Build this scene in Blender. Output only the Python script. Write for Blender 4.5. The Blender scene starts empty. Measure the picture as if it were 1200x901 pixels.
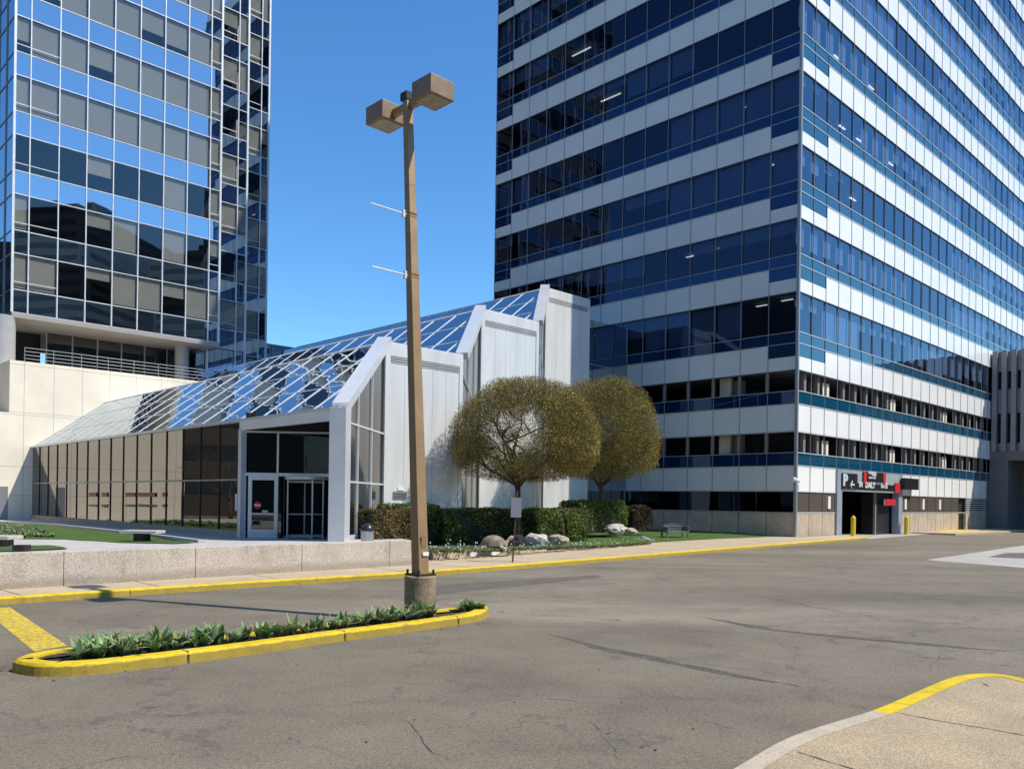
import bpy, bmesh, math, random
from mathutils import Vector, Matrix, noise
random.seed(7)
SC = bpy.context.scene
COL = SC.collection
# ------------------------------------------------------------------ camera model
F, CX, CY, TH, H = 969.0, 600.0, 586.5, 0.0142, 2.2
cT, sT = math.cos(TH), math.sin(TH)
def ray(px, py):
    u, v = px-CX, CY-py
    return (u*cT - v*sT)/F, (u*sT + v*cT)/F
def P(px, py, z=0.0):
    x, s = ray(px, py); d = (z-H)/s
    return Vector((x*d, d, z))
def D(px, py, d):
    x, s = ray(px, py)
    return Vector((x*d, d, H+s*d))
def proj(p):
    X, Z = p[0]/p[1]*F, (p[2]-H)/p[1]*F
    u, v = X*cT+Z*sT, -X*sT+Z*cT
    return CX+u, CY-v
def along(o, d, px, py=586):
    x, _ = ray(px, py)
    return (x*o[1]-o[0])/(d[0]-x*d[1])
# ------------------------------------------------------------------ helpers
def link(o):
    COL.objects.link(o); return o
def tag(o, label=None, cat=None, group=None, kind=None):
    if label: o['label'] = label
    if cat: o['category'] = cat
    if group: o['group'] = group
    if kind: o['kind'] = kind
    return o
def empty(name, loc=(0,0,0)):
    o = bpy.data.objects.new(name, None); o.location = loc; o.empty_display_size = .3
    return link(o)
class Fr:
    def __init__(s, o, u, v):
        s.o = Vector((o[0], o[1], 0)); s.u = Vector((u[0], u[1], 0)); s.v = Vector((v[0], v[1], 0))
    def __call__(s, u, v, z): 
        p = s.o + s.u*u + s.v*v; return Vector((p.x, p.y, z))
class MB:
    def __init__(s): s.v=[]; s.f=[]; s.c=[]
    def quad(s, a, b, c, d):
        n=len(s.v); s.v += [tuple(a),tuple(b),tuple(c),tuple(d)]; s.f.append((n,n+1,n+2,n+3))
    def poly(s, pts):
        n=len(s.v); s.v += [tuple(p) for p in pts]; s.f.append(tuple(range(n, n+len(pts))))
    def hexa(s, p):   # 8 pts: bottom 4 ccw, top 4
        n=len(s.v); s.v += [tuple(q) for q in p]
        for f in ((3,2,1,0),(4,5,6,7),(0,1,5,4),(1,2,6,5),(2,3,7,6),(3,0,4,7)): s.f.append(tuple(n+i for i in f))
    def box(s, fr, u0,u1,v0,v1,z0,z1):
        s.hexa([fr(u0,v0,z0),fr(u1,v0,z0),fr(u1,v1,z0),fr(u0,v1,z0),fr(u0,v0,z1),fr(u1,v0,z1),fr(u1,v1,z1),fr(u0,v1,z1)])
        return s
    def beam(s, a, b, w, h, side=None):
        a=Vector(a); b=Vector(b); d=(b-a).normalized()
        if side is None:
            side = d.cross(Vector((0,0,1)))
            if side.length<1e-3: side=Vector((1,0,0))
        side=Vector(side).normalized(); up=side.cross(d).normalized()
        o=[(-1,-1),(1,-1),(1,1),(-1,1)]
        s.hexa([a+side*(w/2*i)+up*(h/2*j) for i,j in o]+[b+side*(w/2*i)+up*(h/2*j) for i,j in o]); return s
    def tube(s, pts, rad, n=8, cap=True):
        pts=[Vector(p) for p in pts]; base=len(s.v); m=len(pts)
        ref=None
        for i,p in enumerate(pts):
            t=(pts[min(i+1,m-1)]-pts[max(i-1,0)]).normalized()
            if ref is None:
                ref = Vector((1,0,0)) if abs(t.x)<.8 else Vector((0,1,0))
            a=(ref-t*ref.dot(t)).normalized(); b=t.cross(a); ref=a
            r=rad[i] if isinstance(rad,(list,tuple)) else rad
            for k in range(n):
                an=2*math.pi*k/n; s.v.append(tuple(p+a*(math.cos(an)*r)+b*(math.sin(an)*r)))
        for i in range(m-1):
            for k in range(n):
                k2=(k+1)%n; s.f.append((base+i*n+k, base+i*n+k2, base+(i+1)*n+k2, base+(i+1)*n+k))
        if cap:
            s.f.append(tuple(base+k for k in reversed(range(n)))); s.f.append(tuple(base+(m-1)*n+k for k in range(n)))
        return s
    def prism(s, pts, z0, z1, top=True, bottom=True):   # pts xy polygon; z0,z1 may be callables
        f0 = z0 if callable(z0) else (lambda p: z0); f1 = z1 if callable(z1) else (lambda p: z1)
        n=len(pts); b=len(s.v)
        s.v += [(p[0],p[1],f0(p)) for p in pts]+[(p[0],p[1],f1(p)) for p in pts]
        for i in range(n):
            j=(i+1)%n; s.f.append((b+i,b+j,b+n+j,b+n+i))
        if top: s.f.append(tuple(b+n+i for i in range(n)))
        if bottom: s.f.append(tuple(b+i for i in reversed(range(n))))
        return s
    def build(s, name, m, parent=None, smooth=False, bevel=0, label=None, fixn=True):
        me=bpy.data.meshes.new(name); me.from_pydata(s.v,[],s.f); me.update()
        if s.c:
            ca=me.color_attributes.new('Col','FLOAT_COLOR','POINT')
            flat=[]
            for c in s.c: flat += [c[0],c[1],c[2],1.0]
            ca.data.foreach_set('color', flat)
        elif fixn and not m.get('pane') and len(s.f)<20000:
            bm=bmesh.new(); bm.from_mesh(me); bmesh.ops.recalc_face_normals(bm, faces=bm.faces); bm.to_mesh(me); bm.free()
        if m.get('pane'):
            cv=Vector((0,0,H)); fl=[p for p in me.polygons if p.normal.dot(cv-p.center)<0]
            if fl:
                bm=bmesh.new(); bm.from_mesh(me); bm.faces.ensure_lookup_table()
                bmesh.ops.reverse_faces(bm,faces=[bm.faces[p.index] for p in fl]); bm.to_mesh(me); bm.free()
        me.materials.append(m)
        if smooth:
            for p in me.polygons: p.use_smooth=True
        o=bpy.data.objects.new(name, me); link(o)
        if parent: o.parent=parent; o.matrix_parent_inverse=Matrix.Identity(4)
        if parent and parent.type=='EMPTY': 
            inv=Matrix.Translation(-Vector(parent.location)); me.transform(inv)
        elif parent and parent.parent and parent.parent.type=='EMPTY':
            me.transform(Matrix.Translation(-Vector(parent.parent.location)))
        if bevel:
            md=o.modifiers.new('bevel','BEVEL'); md.width=bevel; md.segments=2; md.limit_method='ANGLE'
        if label: o['label']=label
        return o
def copy_tree(o, parent=None):
    c=o.copy(); COL.objects.link(c); c.parent=parent
    for ch in list(o.children): copy_tree(ch, c)
    return c
# ------------------------------------------------------------------ materials
def newmat(name):
    m=bpy.data.materials.new(name); m.use_nodes=True; nt=m.node_tree; nt.nodes.clear()
    out=nt.nodes.new('ShaderNodeOutputMaterial'); return m, nt, out
def N(nt, t, **kw):
    n=nt.nodes.new(t)
    for k,v in kw.items():
        if k in n.inputs: n.inputs[k].default_value=v
        else: setattr(n,k,v)
    return n
def ramp(nt, fac, stops):
    r=nt.nodes.new('ShaderNodeValToRGB'); els=r.color_ramp.elements
    while len(els)<len(stops): els.new(.5)
    for e,(p,c) in zip(els,stops):
        e.position=p; e.color=(c[0],c[1],c[2],1) if not isinstance(c,(int,float)) else (c,c,c,1)
    nt.links.new(fac, r.inputs['Fac']); return r.outputs['Color']
def mixc(nt, fac, a, b, mode='MIX'):
    m=nt.nodes.new('ShaderNodeMix'); m.data_type='RGBA'; m.blend_type=mode
    for i,x in ((6,a),(7,b)):
        if isinstance(x,(tuple,list)): m.inputs[i].default_value=(x[0],x[1],x[2],1)
        else: nt.links.new(x,m.inputs[i])
    if isinstance(fac,(int,float)): m.inputs[0].default_value=fac
    else: nt.links.new(fac,m.inputs[0])
    return m.outputs[2]
def coord(nt, kind='Position', scale=None):
    if kind=='Position': o=N(nt,'ShaderNodeNewGeometry').outputs['Position']
    else: o=N(nt,'ShaderNodeTexCoord').outputs[kind]
    if scale:
        mp=N(nt,'ShaderNodeMapping'); mp.inputs['Scale'].default_value=scale; nt.links.new(o,mp.inputs[0]); o=mp.outputs[0]
    return o
def tex(nt, co, scale, detail=4, rough=.6, dist=0):
    n=N(nt,'ShaderNodeTexNoise'); n.inputs['Scale'].default_value=scale; n.inputs['Detail'].default_value=detail
    n.inputs['Roughness'].default_value=rough; n.inputs['Distortion'].default_value=dist
    nt.links.new(co,n.inputs['Vector']); return n.outputs['Fac']
def surf(name, col, rough=.7, metal=0, var=.15, scale=1.5, fine=0, fines=60, bump=0, bscale=30, streak=False, spec=.5, coat=0, kind='Position'):
    m,nt,out=newmat(name); b=N(nt,'ShaderNodeBsdfPrincipled')
    co=coord(nt,kind,(1,1,.15) if streak else None)
    f=tex(nt,co,scale,6,.65)
    c0=tuple(max(0,x*(1-var)) for x in col); c1=tuple(min(1,x*(1+var)) for x in col)
    c=ramp(nt,f,[(.3,c0),(.7,c1)])
    if fine:
        g=tex(nt,coord(nt,kind),fines,3,.7)
        gc=ramp(nt,g,[(.35,(1-fine,)*3),(.65,(1,1,1))]); c=mixc(nt,1.0,c,gc,'MULTIPLY')
    nt.links.new(c,b.inputs['Base Color']); b.inputs['Metallic'].default_value=metal
    r=ramp(nt,f,[(.2,max(0,rough-.07)),(.8,min(1,rough+.07))]); nt.links.new(r,b.inputs['Roughness'])
    b.inputs['Specular IOR Level'].default_value=spec; b.inputs['Coat Weight'].default_value=coat
    if bump:
        bn=tex(nt,coord(nt,kind),bscale,4,.6); bp=N(nt,'ShaderNodeBump'); bp.inputs['Strength'].default_value=bump; bp.inputs['Distance'].default_value=.02
        nt.links.new(bn,bp.inputs['Height']); nt.links.new(bp.outputs[0],b.inputs['Normal'])
    nt.links.new(b.outputs[0],out.inputs[0]); return m
def glass(name, tint, fac, opaque=None, wob=.004, wscale=.5, rough=0.0, refl=(1,1,1), fres=1.0, stretch=(1,1,.6), wdist=1.0):
    """coated glazing: a reflecting coat over tinted see-through glass (or an opaque back-painted pane)"""
    m,nt,out=newmat(name)
    g=N(nt,'ShaderNodeBsdfGlossy'); g.inputs['Roughness'].default_value=rough; g.inputs['Color'].default_value=(*refl,1)
    if opaque is None: base=N(nt,'ShaderNodeBsdfTransparent'); base.inputs[0].default_value=(*tint,1)
    else:
        base=N(nt,'ShaderNodeBsdfDiffuse'); base.inputs[0].default_value=(*opaque,1)
    ge=N(nt,'ShaderNodeNewGeometry'); dt=N(nt,'ShaderNodeVectorMath',operation='DOT_PRODUCT'); nt.links.new(ge.outputs['Normal'],dt.inputs[0]); nt.links.new(ge.outputs['Incoming'],dt.inputs[1])
    ab=N(nt,'ShaderNodeMath',operation='ABSOLUTE'); nt.links.new(dt.outputs['Value'],ab.inputs[0])
    om=N(nt,'ShaderNodeMath',operation='SUBTRACT'); om.inputs[0].default_value=1; nt.links.new(ab.outputs[0],om.inputs[1])
    pw_=N(nt,'ShaderNodeMath',operation='POWER'); nt.links.new(om.outputs[0],pw_.inputs[0]); pw_.inputs[1].default_value=5
    lw=N(nt,'ShaderNodeMath',operation='MULTIPLY_ADD'); nt.links.new(pw_.outputs[0],lw.inputs[0]); lw.inputs[1].default_value=.96; lw.inputs[2].default_value=.04
    ma=N(nt,'ShaderNodeMath',operation='MULTIPLY_ADD'); nt.links.new(lw.outputs[0],ma.inputs[0]); ma.inputs[1].default_value=(1-fac)*fres; ma.inputs[2].default_value=fac
    mx=N(nt,'ShaderNodeMixShader'); nt.links.new(ma.outputs[0],mx.inputs[0]); nt.links.new(base.outputs[0],mx.inputs[1]); nt.links.new(g.outputs[0],mx.inputs[2])
    if wob:
        n=tex(nt,coord(nt,'Position',stretch),wscale,1,.4,.3)
        bp=N(nt,'ShaderNodeBump'); bp.inputs['Strength'].default_value=1.0; bp.inputs['Distance'].default_value=wob*wdist
        nt.links.new(n,bp.inputs['Height']); nt.links.new(bp.outputs[0],g.inputs['Normal'])
    nt.links.new(mx.outputs[0],out.inputs[0]); m['pane']=1; m.use_transparent_shadow=True; return m
def leafmat(name, gloss=.5, trans=.25):
    m,nt,out=newmat(name)
    a=N(nt,'ShaderNodeVertexColor'); a.layer_name='Col'
    b=N(nt,'ShaderNodeBsdfPrincipled'); b.inputs['Roughness'].default_value=gloss; b.inputs['Specular IOR Level'].default_value=.3
    nt.links.new(a.outputs[0],b.inputs['Base Color'])
    t=N(nt,'ShaderNodeBsdfTranslucent'); nt.links.new(a.outputs[0],t.inputs[0])
    mx=N(nt,'ShaderNodeMixShader'); mx.inputs[0].default_value=trans
    nt.links.new(b.outputs[0],mx.inputs[1]); nt.links.new(t.outputs[0],mx.inputs[2]); nt.links.new(mx.outputs[0],out.inputs[0]); return m
def emit(name, col, s):
    m,nt,out=newmat(name); e=N(nt,'ShaderNodeEmission'); e.inputs[0].default_value=(*col,1); e.inputs[1].default_value=s
    nt.links.new(e.outputs[0],out.inputs[0]); return m

def asphalt_mat():
    m,nt,out=newmat('asphalt'); b=N(nt,'ShaderNodeBsdfPrincipled'); co=coord(nt)
    mp=N(nt,'ShaderNodeMapping'); mp.inputs['Rotation'].default_value=(0,0,-.35); mp.inputs['Scale'].default_value=(.35,1.3,1); nt.links.new(co,mp.inputs[0])
    big=tex(nt,mp.outputs[0],.16,6,.62,.8)
    c=ramp(nt,big,[(.28,(.140,.118,.086)),(.42,(.176,.149,.109)),(.55,(.205,.174,.129)),(.70,(.272,.233,.176))])
    mid=tex(nt,co,.55,7,.72,.6); c=mixc(nt,1,c,ramp(nt,mid,[(.3,(.80,)*3),(.5,(1.0,)*3),(.72,(1.13,1.12,1.1))]),'MULTIPLY')
    bl=tex(nt,co,2.6,4,.6,1.2); c=mixc(nt,1,c,ramp(nt,bl,[(.25,(.86,)*3),(.45,(1,)*3)]),'MULTIPLY')
    sp=tex(nt,co,85,2,.8); c=mixc(nt,1,c,ramp(nt,sp,[(.33,(.35,)*3),(.46,(.92,)*3),(.56,(1.08,)*3),(.67,(2.1,2.05,1.9))]),'MULTIPLY')
    s2=tex(nt,co,24,3,.7); c=mixc(nt,1,c,ramp(nt,s2,[(.32,(.70,)*3),(.5,(1.0,)*3),(.68,(1.25,1.23,1.18))]),'MULTIPLY')
    wn=N(nt,'ShaderNodeTexNoise'); wn.inputs['Scale'].default_value=1.3; wn.inputs['Detail'].default_value=7; wn.inputs['Roughness'].default_value=.7; nt.links.new(co,wn.inputs['Vector'])
    add=N(nt,'ShaderNodeVectorMath',operation='MULTIPLY_ADD'); nt.links.new(wn.outputs['Color'],add.inputs[0]); add.inputs[1].default_value=(1.7,1.7,0); nt.links.new(co,add.inputs[2])
    for sc,w_,mk0,mk1,ms in ((.17,.006,.30,.42,.13),(.55,.016,.46,.56,.19),(2.3,.05,.56,.63,.24)):
        v=N(nt,'ShaderNodeTexVoronoi'); v.feature='DISTANCE_TO_EDGE'; v.inputs['Scale'].default_value=sc; nt.links.new(add.outputs[0],v.inputs['Vector'])
        line=ramp(nt,v.outputs['Distance'],[(0,(1,)*3),(w_,(0,)*3)])
        mk=ramp(nt,tex(nt,co,ms,4,.6),[(mk0,(0,)*3),(mk1,(.8,)*3)])
        mm=mixc(nt,1,line,mk,'MULTIPLY'); brk=ramp(nt,tex(nt,co,1.9,3,.6),[(.38,(.15,)*3),(.55,(1,)*3)]); mm=mixc(nt,1,mm,brk,'MULTIPLY')
        c=mixc(nt,mm,c,(.095,.08,.065))
    nt.links.new(c,b.inputs['Base Color']); b.inputs['Roughness'].default_value=.88; b.inputs['Specular IOR Level'].default_value=.25
    bp=N(nt,'ShaderNodeBump'); bp.inputs['Strength'].default_value=.35; bp.inputs['Distance'].default_value=.006; nt.links.new(sp,bp.inputs['Height']); nt.links.new(bp.outputs[0],b.inputs['Normal'])
    nt.links.new(b.outputs[0],out.inputs[0]); return m
def granite_mat():
    m,nt,out=newmat('rough granite'); b=N(nt,'ShaderNodeBsdfPrincipled'); co=coord(nt)
    s=tex(nt,co,32,4,.75,.3); c=ramp(nt,s,[(.32,(.28,.23,.19)),(.45,(.47,.41,.345)),(.6,(.66,.59,.51)),(.72,(.76,.70,.62))])
    l=tex(nt,coord(nt,'Position',(1,1,.35)),1.6,6,.7); c=mixc(nt,1,c,ramp(nt,l,[(.3,(.72,.69,.65)),(.5,(.97,.95,.92)),(.7,(1.12,1.1,1.07))]),'MULTIPLY')
    gz=N(nt,'ShaderNodeSeparateXYZ'); nt.links.new(co,gz.inputs[0]); dz=N(nt,'ShaderNodeMath',operation='MULTIPLY_ADD'); nt.links.new(l,dz.inputs[0]); dz.inputs[1].default_value=-.5; nt.links.new(gz.outputs['Z'],dz.inputs[2])
    c=mixc(nt,ramp(nt,dz.outputs[0],[(0.0,(.5,)*3),(.16,(0,)*3)]),c,(.20,.16,.12))
    nt.links.new(c,b.inputs['Base Color']); b.inputs['Roughness'].default_value=.85
    bp=N(nt,'ShaderNodeBump'); bp.inputs['Strength'].default_value=.5; bp.inputs['Distance'].default_value=.02; nt.links.new(s,bp.inputs['Height']); nt.links.new(bp.outputs[0],b.inputs['Normal'])
    nt.links.new(b.outputs[0],out.inputs[0]); return m
def yellow_mat(name='yellow kerb paint', worn=.0):
    m,nt,out=newmat(name); b=N(nt,'ShaderNodeBsdfPrincipled'); co=coord(nt)
    f=tex(nt,co,1.6,6,.75,.5); c=ramp(nt,f,[(.28,(.52,.34,.012)),(.5,(.74,.52,.014)),(.7,(.82,.60,.03))])
    d=tex(nt,coord(nt,'Position',(1,1,3)),5,7,.8,.4); c=mixc(nt,1,c,ramp(nt,d,[(.30,(.55,.5,.45)),(.46,(.95,.95,.95)),(.6,(1,1,1))]),'MULTIPLY')
    g=tex(nt,co,13,6,.85,.3); w=ramp(nt,g,[(.605-worn,(0,)*3),(.64-worn,(1,)*3)])
    c=mixc(nt,w,c,(.25,.20,.14))
    gz=N(nt,'ShaderNodeSeparateXYZ'); nt.links.new(co,gz.inputs[0]); dz=N(nt,'ShaderNodeMath',operation='MULTIPLY_ADD'); nt.links.new(d,dz.inputs[0]); dz.inputs[1].default_value=-.22; nt.links.new(gz.outputs['Z'],dz.inputs[2])
    if not worn: c=mixc(nt,ramp(nt,dz.outputs[0],[(0.0,(.6,)*3),(.02,(0,)*3)]),c,(.16,.12,.06))
    nt.links.new(c,b.inputs['Base Color']); b.inputs['Roughness'].default_value=.7; b.inputs['Specular IOR Level'].default_value=.3
    bp=N(nt,'ShaderNodeBump'); bp.inputs['Strength'].default_value=.6; bp.inputs['Distance'].default_value=.012; nt.links.new(g,bp.inputs['Height']); nt.links.new(bp.outputs[0],b.inputs['Normal'])
    nt.links.new(b.outputs[0],out.inputs[0]); return m
M={}
M['asphalt']=asphalt_mat()
M['asphalt_rough']=surf('worn rough asphalt',(.17,.147,.11),.9,var=.35,scale=3,fine=.7,fines=26,bump=1,bscale=26)
M['asphalt_dark']=surf('dark asphalt',(.165,.138,.105),.9,var=.2,scale=2,fine=.5,fines=40)
M['dark_line']=surf('crack filler',(.10,.083,.064),.9,var=.4,scale=5)
M['concrete']=surf('pale concrete',(.46,.42,.36),.85,var=.15,scale=.8,fine=.25,fines=25,bump=.2)
M['sidewalk']=surf('tan sidewalk concrete',(.55,.425,.275),.88,var=.13,scale=.7,fine=.25,fines=30,bump=.2)
M['near_walk']=surf('exposed aggregate walk',(.60,.455,.275),.88,var=.2,scale=.9,fine=.65,fines=60,bump=.3,bscale=60)
M['kerb']=surf('kerb concrete',(.57,.47,.34),.85,var=.14,scale=3,fine=.3,fines=50,bump=.3)
M['yellow']=yellow_mat(); M['yellow_worn']=yellow_mat('worn yellow line',.09)
M['white_line']=surf('white paint',(.75,.74,.7),.7,var=.1,scale=6)
M['granite']=granite_mat()
M['paver']=surf('terrace paving',(.55,.51,.46),.8,var=.1,scale=1.0,fine=.2,fines=20)
M['lawn']=surf('lawn grass',(.075,.15,.014),.9,var=.35,scale=1.2,fine=.55,fines=22,bump=1,bscale=40)
M['mulch']=surf('mulch',(.07,.045,.035),.95,var=.4,scale=8,fine=.5,fines=30,bump=1,bscale=20)
M['white']=surf('white enamelled panel',(.95,.93,.885),.33,var=.03,scale=.4,spec=.5,coat=.3)
M['white_shade']=surf('shaded white panel',(.64,.64,.61),.35,var=.05,scale=.4,spec=.4,coat=.15)  # darker copy of the white panel: left face's shade put into the colour
M['teal']=glass('teal spandrel glass',None,.10,opaque=(.006,.075,.135),wob=.002)
M['joint']=surf('dark joint',(.035,.035,.04),.6,var=.1)
M['mullion']=surf('grey mullion',(.30,.31,.32),.45,metal=.3,var=.08)
M['alu']=surf('bright aluminium',(.74,.75,.75),.38,metal=.25,var=.05,scale=2)
M['alu_panel']=surf('silver metal panel',(.82,.82,.80),.34,metal=.22,var=.10,scale=.9,streak=True,bump=.25,bscale=1.2)
M['alu_fin']=surf('silver fin',(.72,.73,.74),.33,metal=.35,var=.05,scale=.8)
M['darkmetal']=surf('dark bronze metal',(.035,.028,.024),.5,metal=.3,var=.2)
M['black']=surf('black interior',(.012,.012,.014),.8,var=.2)
M['interior']=surf('office interior',(.09,.10,.12),.9,var=.3,scale=.6)
M['slab']=surf('concrete slab',(.22,.20,.18),.9,var=.15)
M['base_conc']=surf('stained base concrete',(.52,.43,.32),.85,var=.2,scale=1.1,fine=.2,fines=12,streak=False,bump=.2)
M['beige']=surf('beige stone cladding',(.86,.77,.61),.75,var=.07,scale=.5,fine=.08,fines=30)
M['soffit']=surf('grey soffit',(.33,.31,.29),.6,var=.06)
M['column']=surf('grey column',(.36,.36,.36),.5,var=.08)
M['vision_blue']=glass('blue tinted window glass',(.42,.54,.72),.17,wob=.002,wscale=.55,refl=(.72,.82,.94))
M['vision_shade']=glass('shaded blue window glass',(.22,.28,.40),.045,wob=.0055,wscale=.6,refl=(.42,.53,.80),stretch=(2,2,.5),fres=.7)  # darker copy of the blue window glass, carrying the left face's shade
M['teal_shade']=glass('shaded teal glass',None,.04,opaque=(.003,.018,.06),wob=.003,refl=(.4,.6,1),fres=.6)  # teal glass again, darkened in colour for the shaded left face
M['vision_grey']=glass('grey window glass',(.49,.495,.48),.06,wob=.002,wscale=.5)
M['ground_glass']=glass('brown ground floor glass',None,.10,opaque=(.13,.11,.09),wob=.001)
M['spandrel_mirror']=glass('mirror spandrel glass',None,.55,opaque=(.01,.012,.018),wob=.0035,wscale=.5,refl=(.88,.94,1),fres=.6)
M['side_mirror']=glass('blue mirror glass',None,.45,opaque=(.008,.012,.02),wob=.003,wscale=.5,refl=(.8,.9,1))
M['hall_glass']=glass('bronze hall glass',None,.24,opaque=(.012,.011,.010),wob=.003,wscale=.5,refl=(.84,.81,.77),fres=.9)
M['roof_glass']=glass('mirror roof glass',None,.42,opaque=(.008,.010,.014),wob=.009,wscale=.7,refl=(.85,.93,1),stretch=(1,1,1))
M['door_glass']=glass('door glass',None,.06,opaque=(.010,.012,.012),wob=.001)
M['blind']=surf('window blind',(.80,.79,.74),.9,var=.05,scale=.3)
M['blind_blue']=surf('grey roller blind',(.50,.52,.54),.9,var=.08,scale=.3)
M['lamp']=emit('ceiling strip light',(1,.86,.66),2.2)
M['bronze']=surf('tan bronze pole paint',(.345,.22,.108),.45,metal=.2,var=.12,scale=1.6,fine=.12,fines=30)
M['head']=surf('dark bronze lamp head',(.27,.19,.115),.5,metal=.2,var=.12,scale=3,fine=.15,fines=20)
M['ped']=surf('weathered pedestal concrete',(.31,.235,.155),.9,var=.35,scale=3.2,fine=.4,fines=22,bump=.6)
M['lens']=surf('lamp lens',(.30,.27,.2),.3,var=.25,scale=6)
M['bark']=surf('bark',(.075,.058,.045),.9,var=.35,scale=9,bump=.6)
M['leaf']=leafmat('leaf'); M['tulip']=leafmat('tulip leaf',.4,.2)
M['rock_pale']=surf('pale rock',(.62,.57,.52),.85,var=.3,scale=3,fine=.3,fines=14,bump=.8,bscale=8)
M['rock_tan']=surf('tan rock',(.55,.44,.32),.85,var=.3,scale=3,fine=.3,fines=14,bump=.8,bscale=8)
M['rock_dark']=surf('dark lava rock',(.03,.03,.03),.9,var=.4,scale=6,bump=1,bscale=9)
M['turtle']=surf('turtle stone',(.30,.235,.16),.75,var=.55,scale=5,fine=.5,fines=9,bump=1,bscale=9)
M['sign_grey']=surf('sign back',(.30,.31,.33),.45,metal=.4,var=.06)
M['post']=surf('rusty post',(.11,.06,.045),.7,var=.2)
M['steel']=surf('brushed steel',(.55,.56,.57),.32,metal=.8,var=.08,streak=True)
M['blackpl']=surf('black plastic',(.02,.022,.028),.35,var=.1)
M['annex']=surf('annex dark concrete',(.17,.165,.165),.8,var=.12,scale=.8)
M['annex_fin']=surf('annex fin',(.27,.27,.275),.7,var=.1,scale=.8)
M['red']=surf('red sign',(.62,.02,.03),.5,var=.05)
M['signblack']=surf('black sign',(.012,.014,.016),.45,var=.1)
M['signwhite']=surf('white lettering',(.85,.85,.83),.6,var=.03)
M['signgrey']=surf('grey portal',(.36,.37,.385),.6,var=.07)
M['portal']=surf('portal blue grey',(.30,.33,.38),.6,var=.07)
M['bollard']=surf('bollard yellow',(.78,.53,.02),.5,var=.08)
M['wicker']=surf('weathered bench',(.14,.145,.155),.7,var=.3,scale=8)
M['hedge_core']=surf('hedge inside',(.012,.018,.008),1,var=.3)
M['ctx']=surf('far facade',(.20,.185,.165),.8,var=.12,scale=.1)
M['ctx_brown']=surf('dark brown facade',(.055,.045,.035),.8,var=.3,scale=.15)
M['ctx_dark']=surf('far windows',(.03,.035,.04),.3,var=.1)
M['cctv']=surf('camera white',(.75,.75,.75),.4,var=.02)

# ------------------------------------------------------------------ camera, light, world
cam=bpy.data.cameras.new('camera'); cam.sensor_width=36; cam.sensor_fit='HORIZONTAL'; cam.lens=36*F/1200
cam.shift_y=(CY-450.5)/1200; cam.clip_end=3000; cam.clip_start=.1
co=bpy.data.objects.new('camera',cam); link(co); SC.camera=co
co.matrix_world=Matrix.Translation((0,0,H))@Matrix.Rotation(math.pi/2,4,'X')@Matrix.Rotation(TH,4,'Z')
SUNDIR=Vector((.965,-.262,0)).normalized(); EL=math.radians(54)
sd=Vector((SUNDIR.x*math.cos(EL),SUNDIR.y*math.cos(EL),math.sin(EL)))
sl=bpy.data.lights.new('sun','SUN'); sl.energy=5.0; sl.angle=math.radians(.53); sl.color=(1,.94,.83)
so=bpy.data.objects.new('sun',sl); link(so); so.rotation_euler=sd.to_track_quat('Z','Y').to_euler(); so.location=(30,-10,60)
w=bpy.data.worlds.new('World'); SC.world=w; w.use_nodes=True; nt=w.node_tree; bg=nt.nodes['Background']
sky=nt.nodes.new('ShaderNodeTexSky'); sky.sky_type='NISHITA'; sky.sun_disc=False; sky.sun_elevation=EL
sky.sun_rotation=math.atan2(sd.x,sd.y); sky.air_density=1.0; sky.dust_density=.2; sky.ozone_density=2.0; sky.altitude=0
hs=nt.nodes.new('ShaderNodeHueSaturation'); hs.inputs['Saturation'].default_value=1.22; hs.inputs['Hue'].default_value=.502
tn=nt.nodes.new('ShaderNodeMix'); tn.data_type='RGBA'; tn.blend_type='MULTIPLY'; tn.inputs[0].default_value=1; tn.inputs[7].default_value=(.92,1.24,1.38,1)
nt.links.new(sky.outputs[0],hs.inputs['Color']); nt.links.new(hs.outputs[0],tn.inputs[6]); nt.links.new(tn.outputs[2],bg.inputs[0]); bg.inputs[1].default_value=.15
SC.view_settings.view_transform='Standard'; SC.view_settings.look='None'; SC.view_settings.exposure=0

R=Vector((.7135,.7007,0)); L=Vector((-.7007,.7135,0))
# ================================================================== GROUND
g=MB(); g.quad((-700,-500,0),(700,-500,0),(700,900,0),(-700,900,0)); tag(g.build('road',M['asphalt']),kind='structure')
def arc_pts(c, r, a0, a1, n): return [(c[0]+r*math.cos(math.radians(a0+(a1-a0)*i/n)), c[1]+r*math.sin(math.radians(a0+(a1-a0)*i/n))) for i in range(n+1)]
def offset(pts, d):
    out=[]
    for i,p in enumerate(pts):
        a=Vector(pts[max(i-1,0)][:2]); b=Vector(pts[min(i+1,len(pts)-1)][:2]); t=(b-a).normalized(); n=Vector((-t.y,t.x))
        out.append((p[0]+n.x*d,p[1]+n.y*d))
    return out
def resample(pts, step):
    out=[]; pts=[Vector(p[:2]) for p in pts]
    for a,b in zip(pts[:-1],pts[1:]):
        n=max(1,int((b-a).length/step))
        for i in range(n): out.append(a.lerp(b,i/n))
    out.append(pts[-1]); return [(p.x,p.y) for p in out]
def smooth(pts, it=2):
    for _ in range(it):
        q=[pts[0]]
        for a,b in zip(pts[:-1],pts[1:]):
            q += [(a[0]*.75+b[0]*.25,a[1]*.75+b[1]*.25),(a[0]*.25+b[0]*.75,a[1]*.25+b[1]*.75)]
        q.append(pts[-1]); pts=q
    return pts
def strip(mb, a, b, z0a, z0b):
    for i in range(len(a)-1): mb.quad((*a[i],z0a),(*a[i+1],z0a),(*b[i+1],z0b),(*b[i],z0b))
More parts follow.
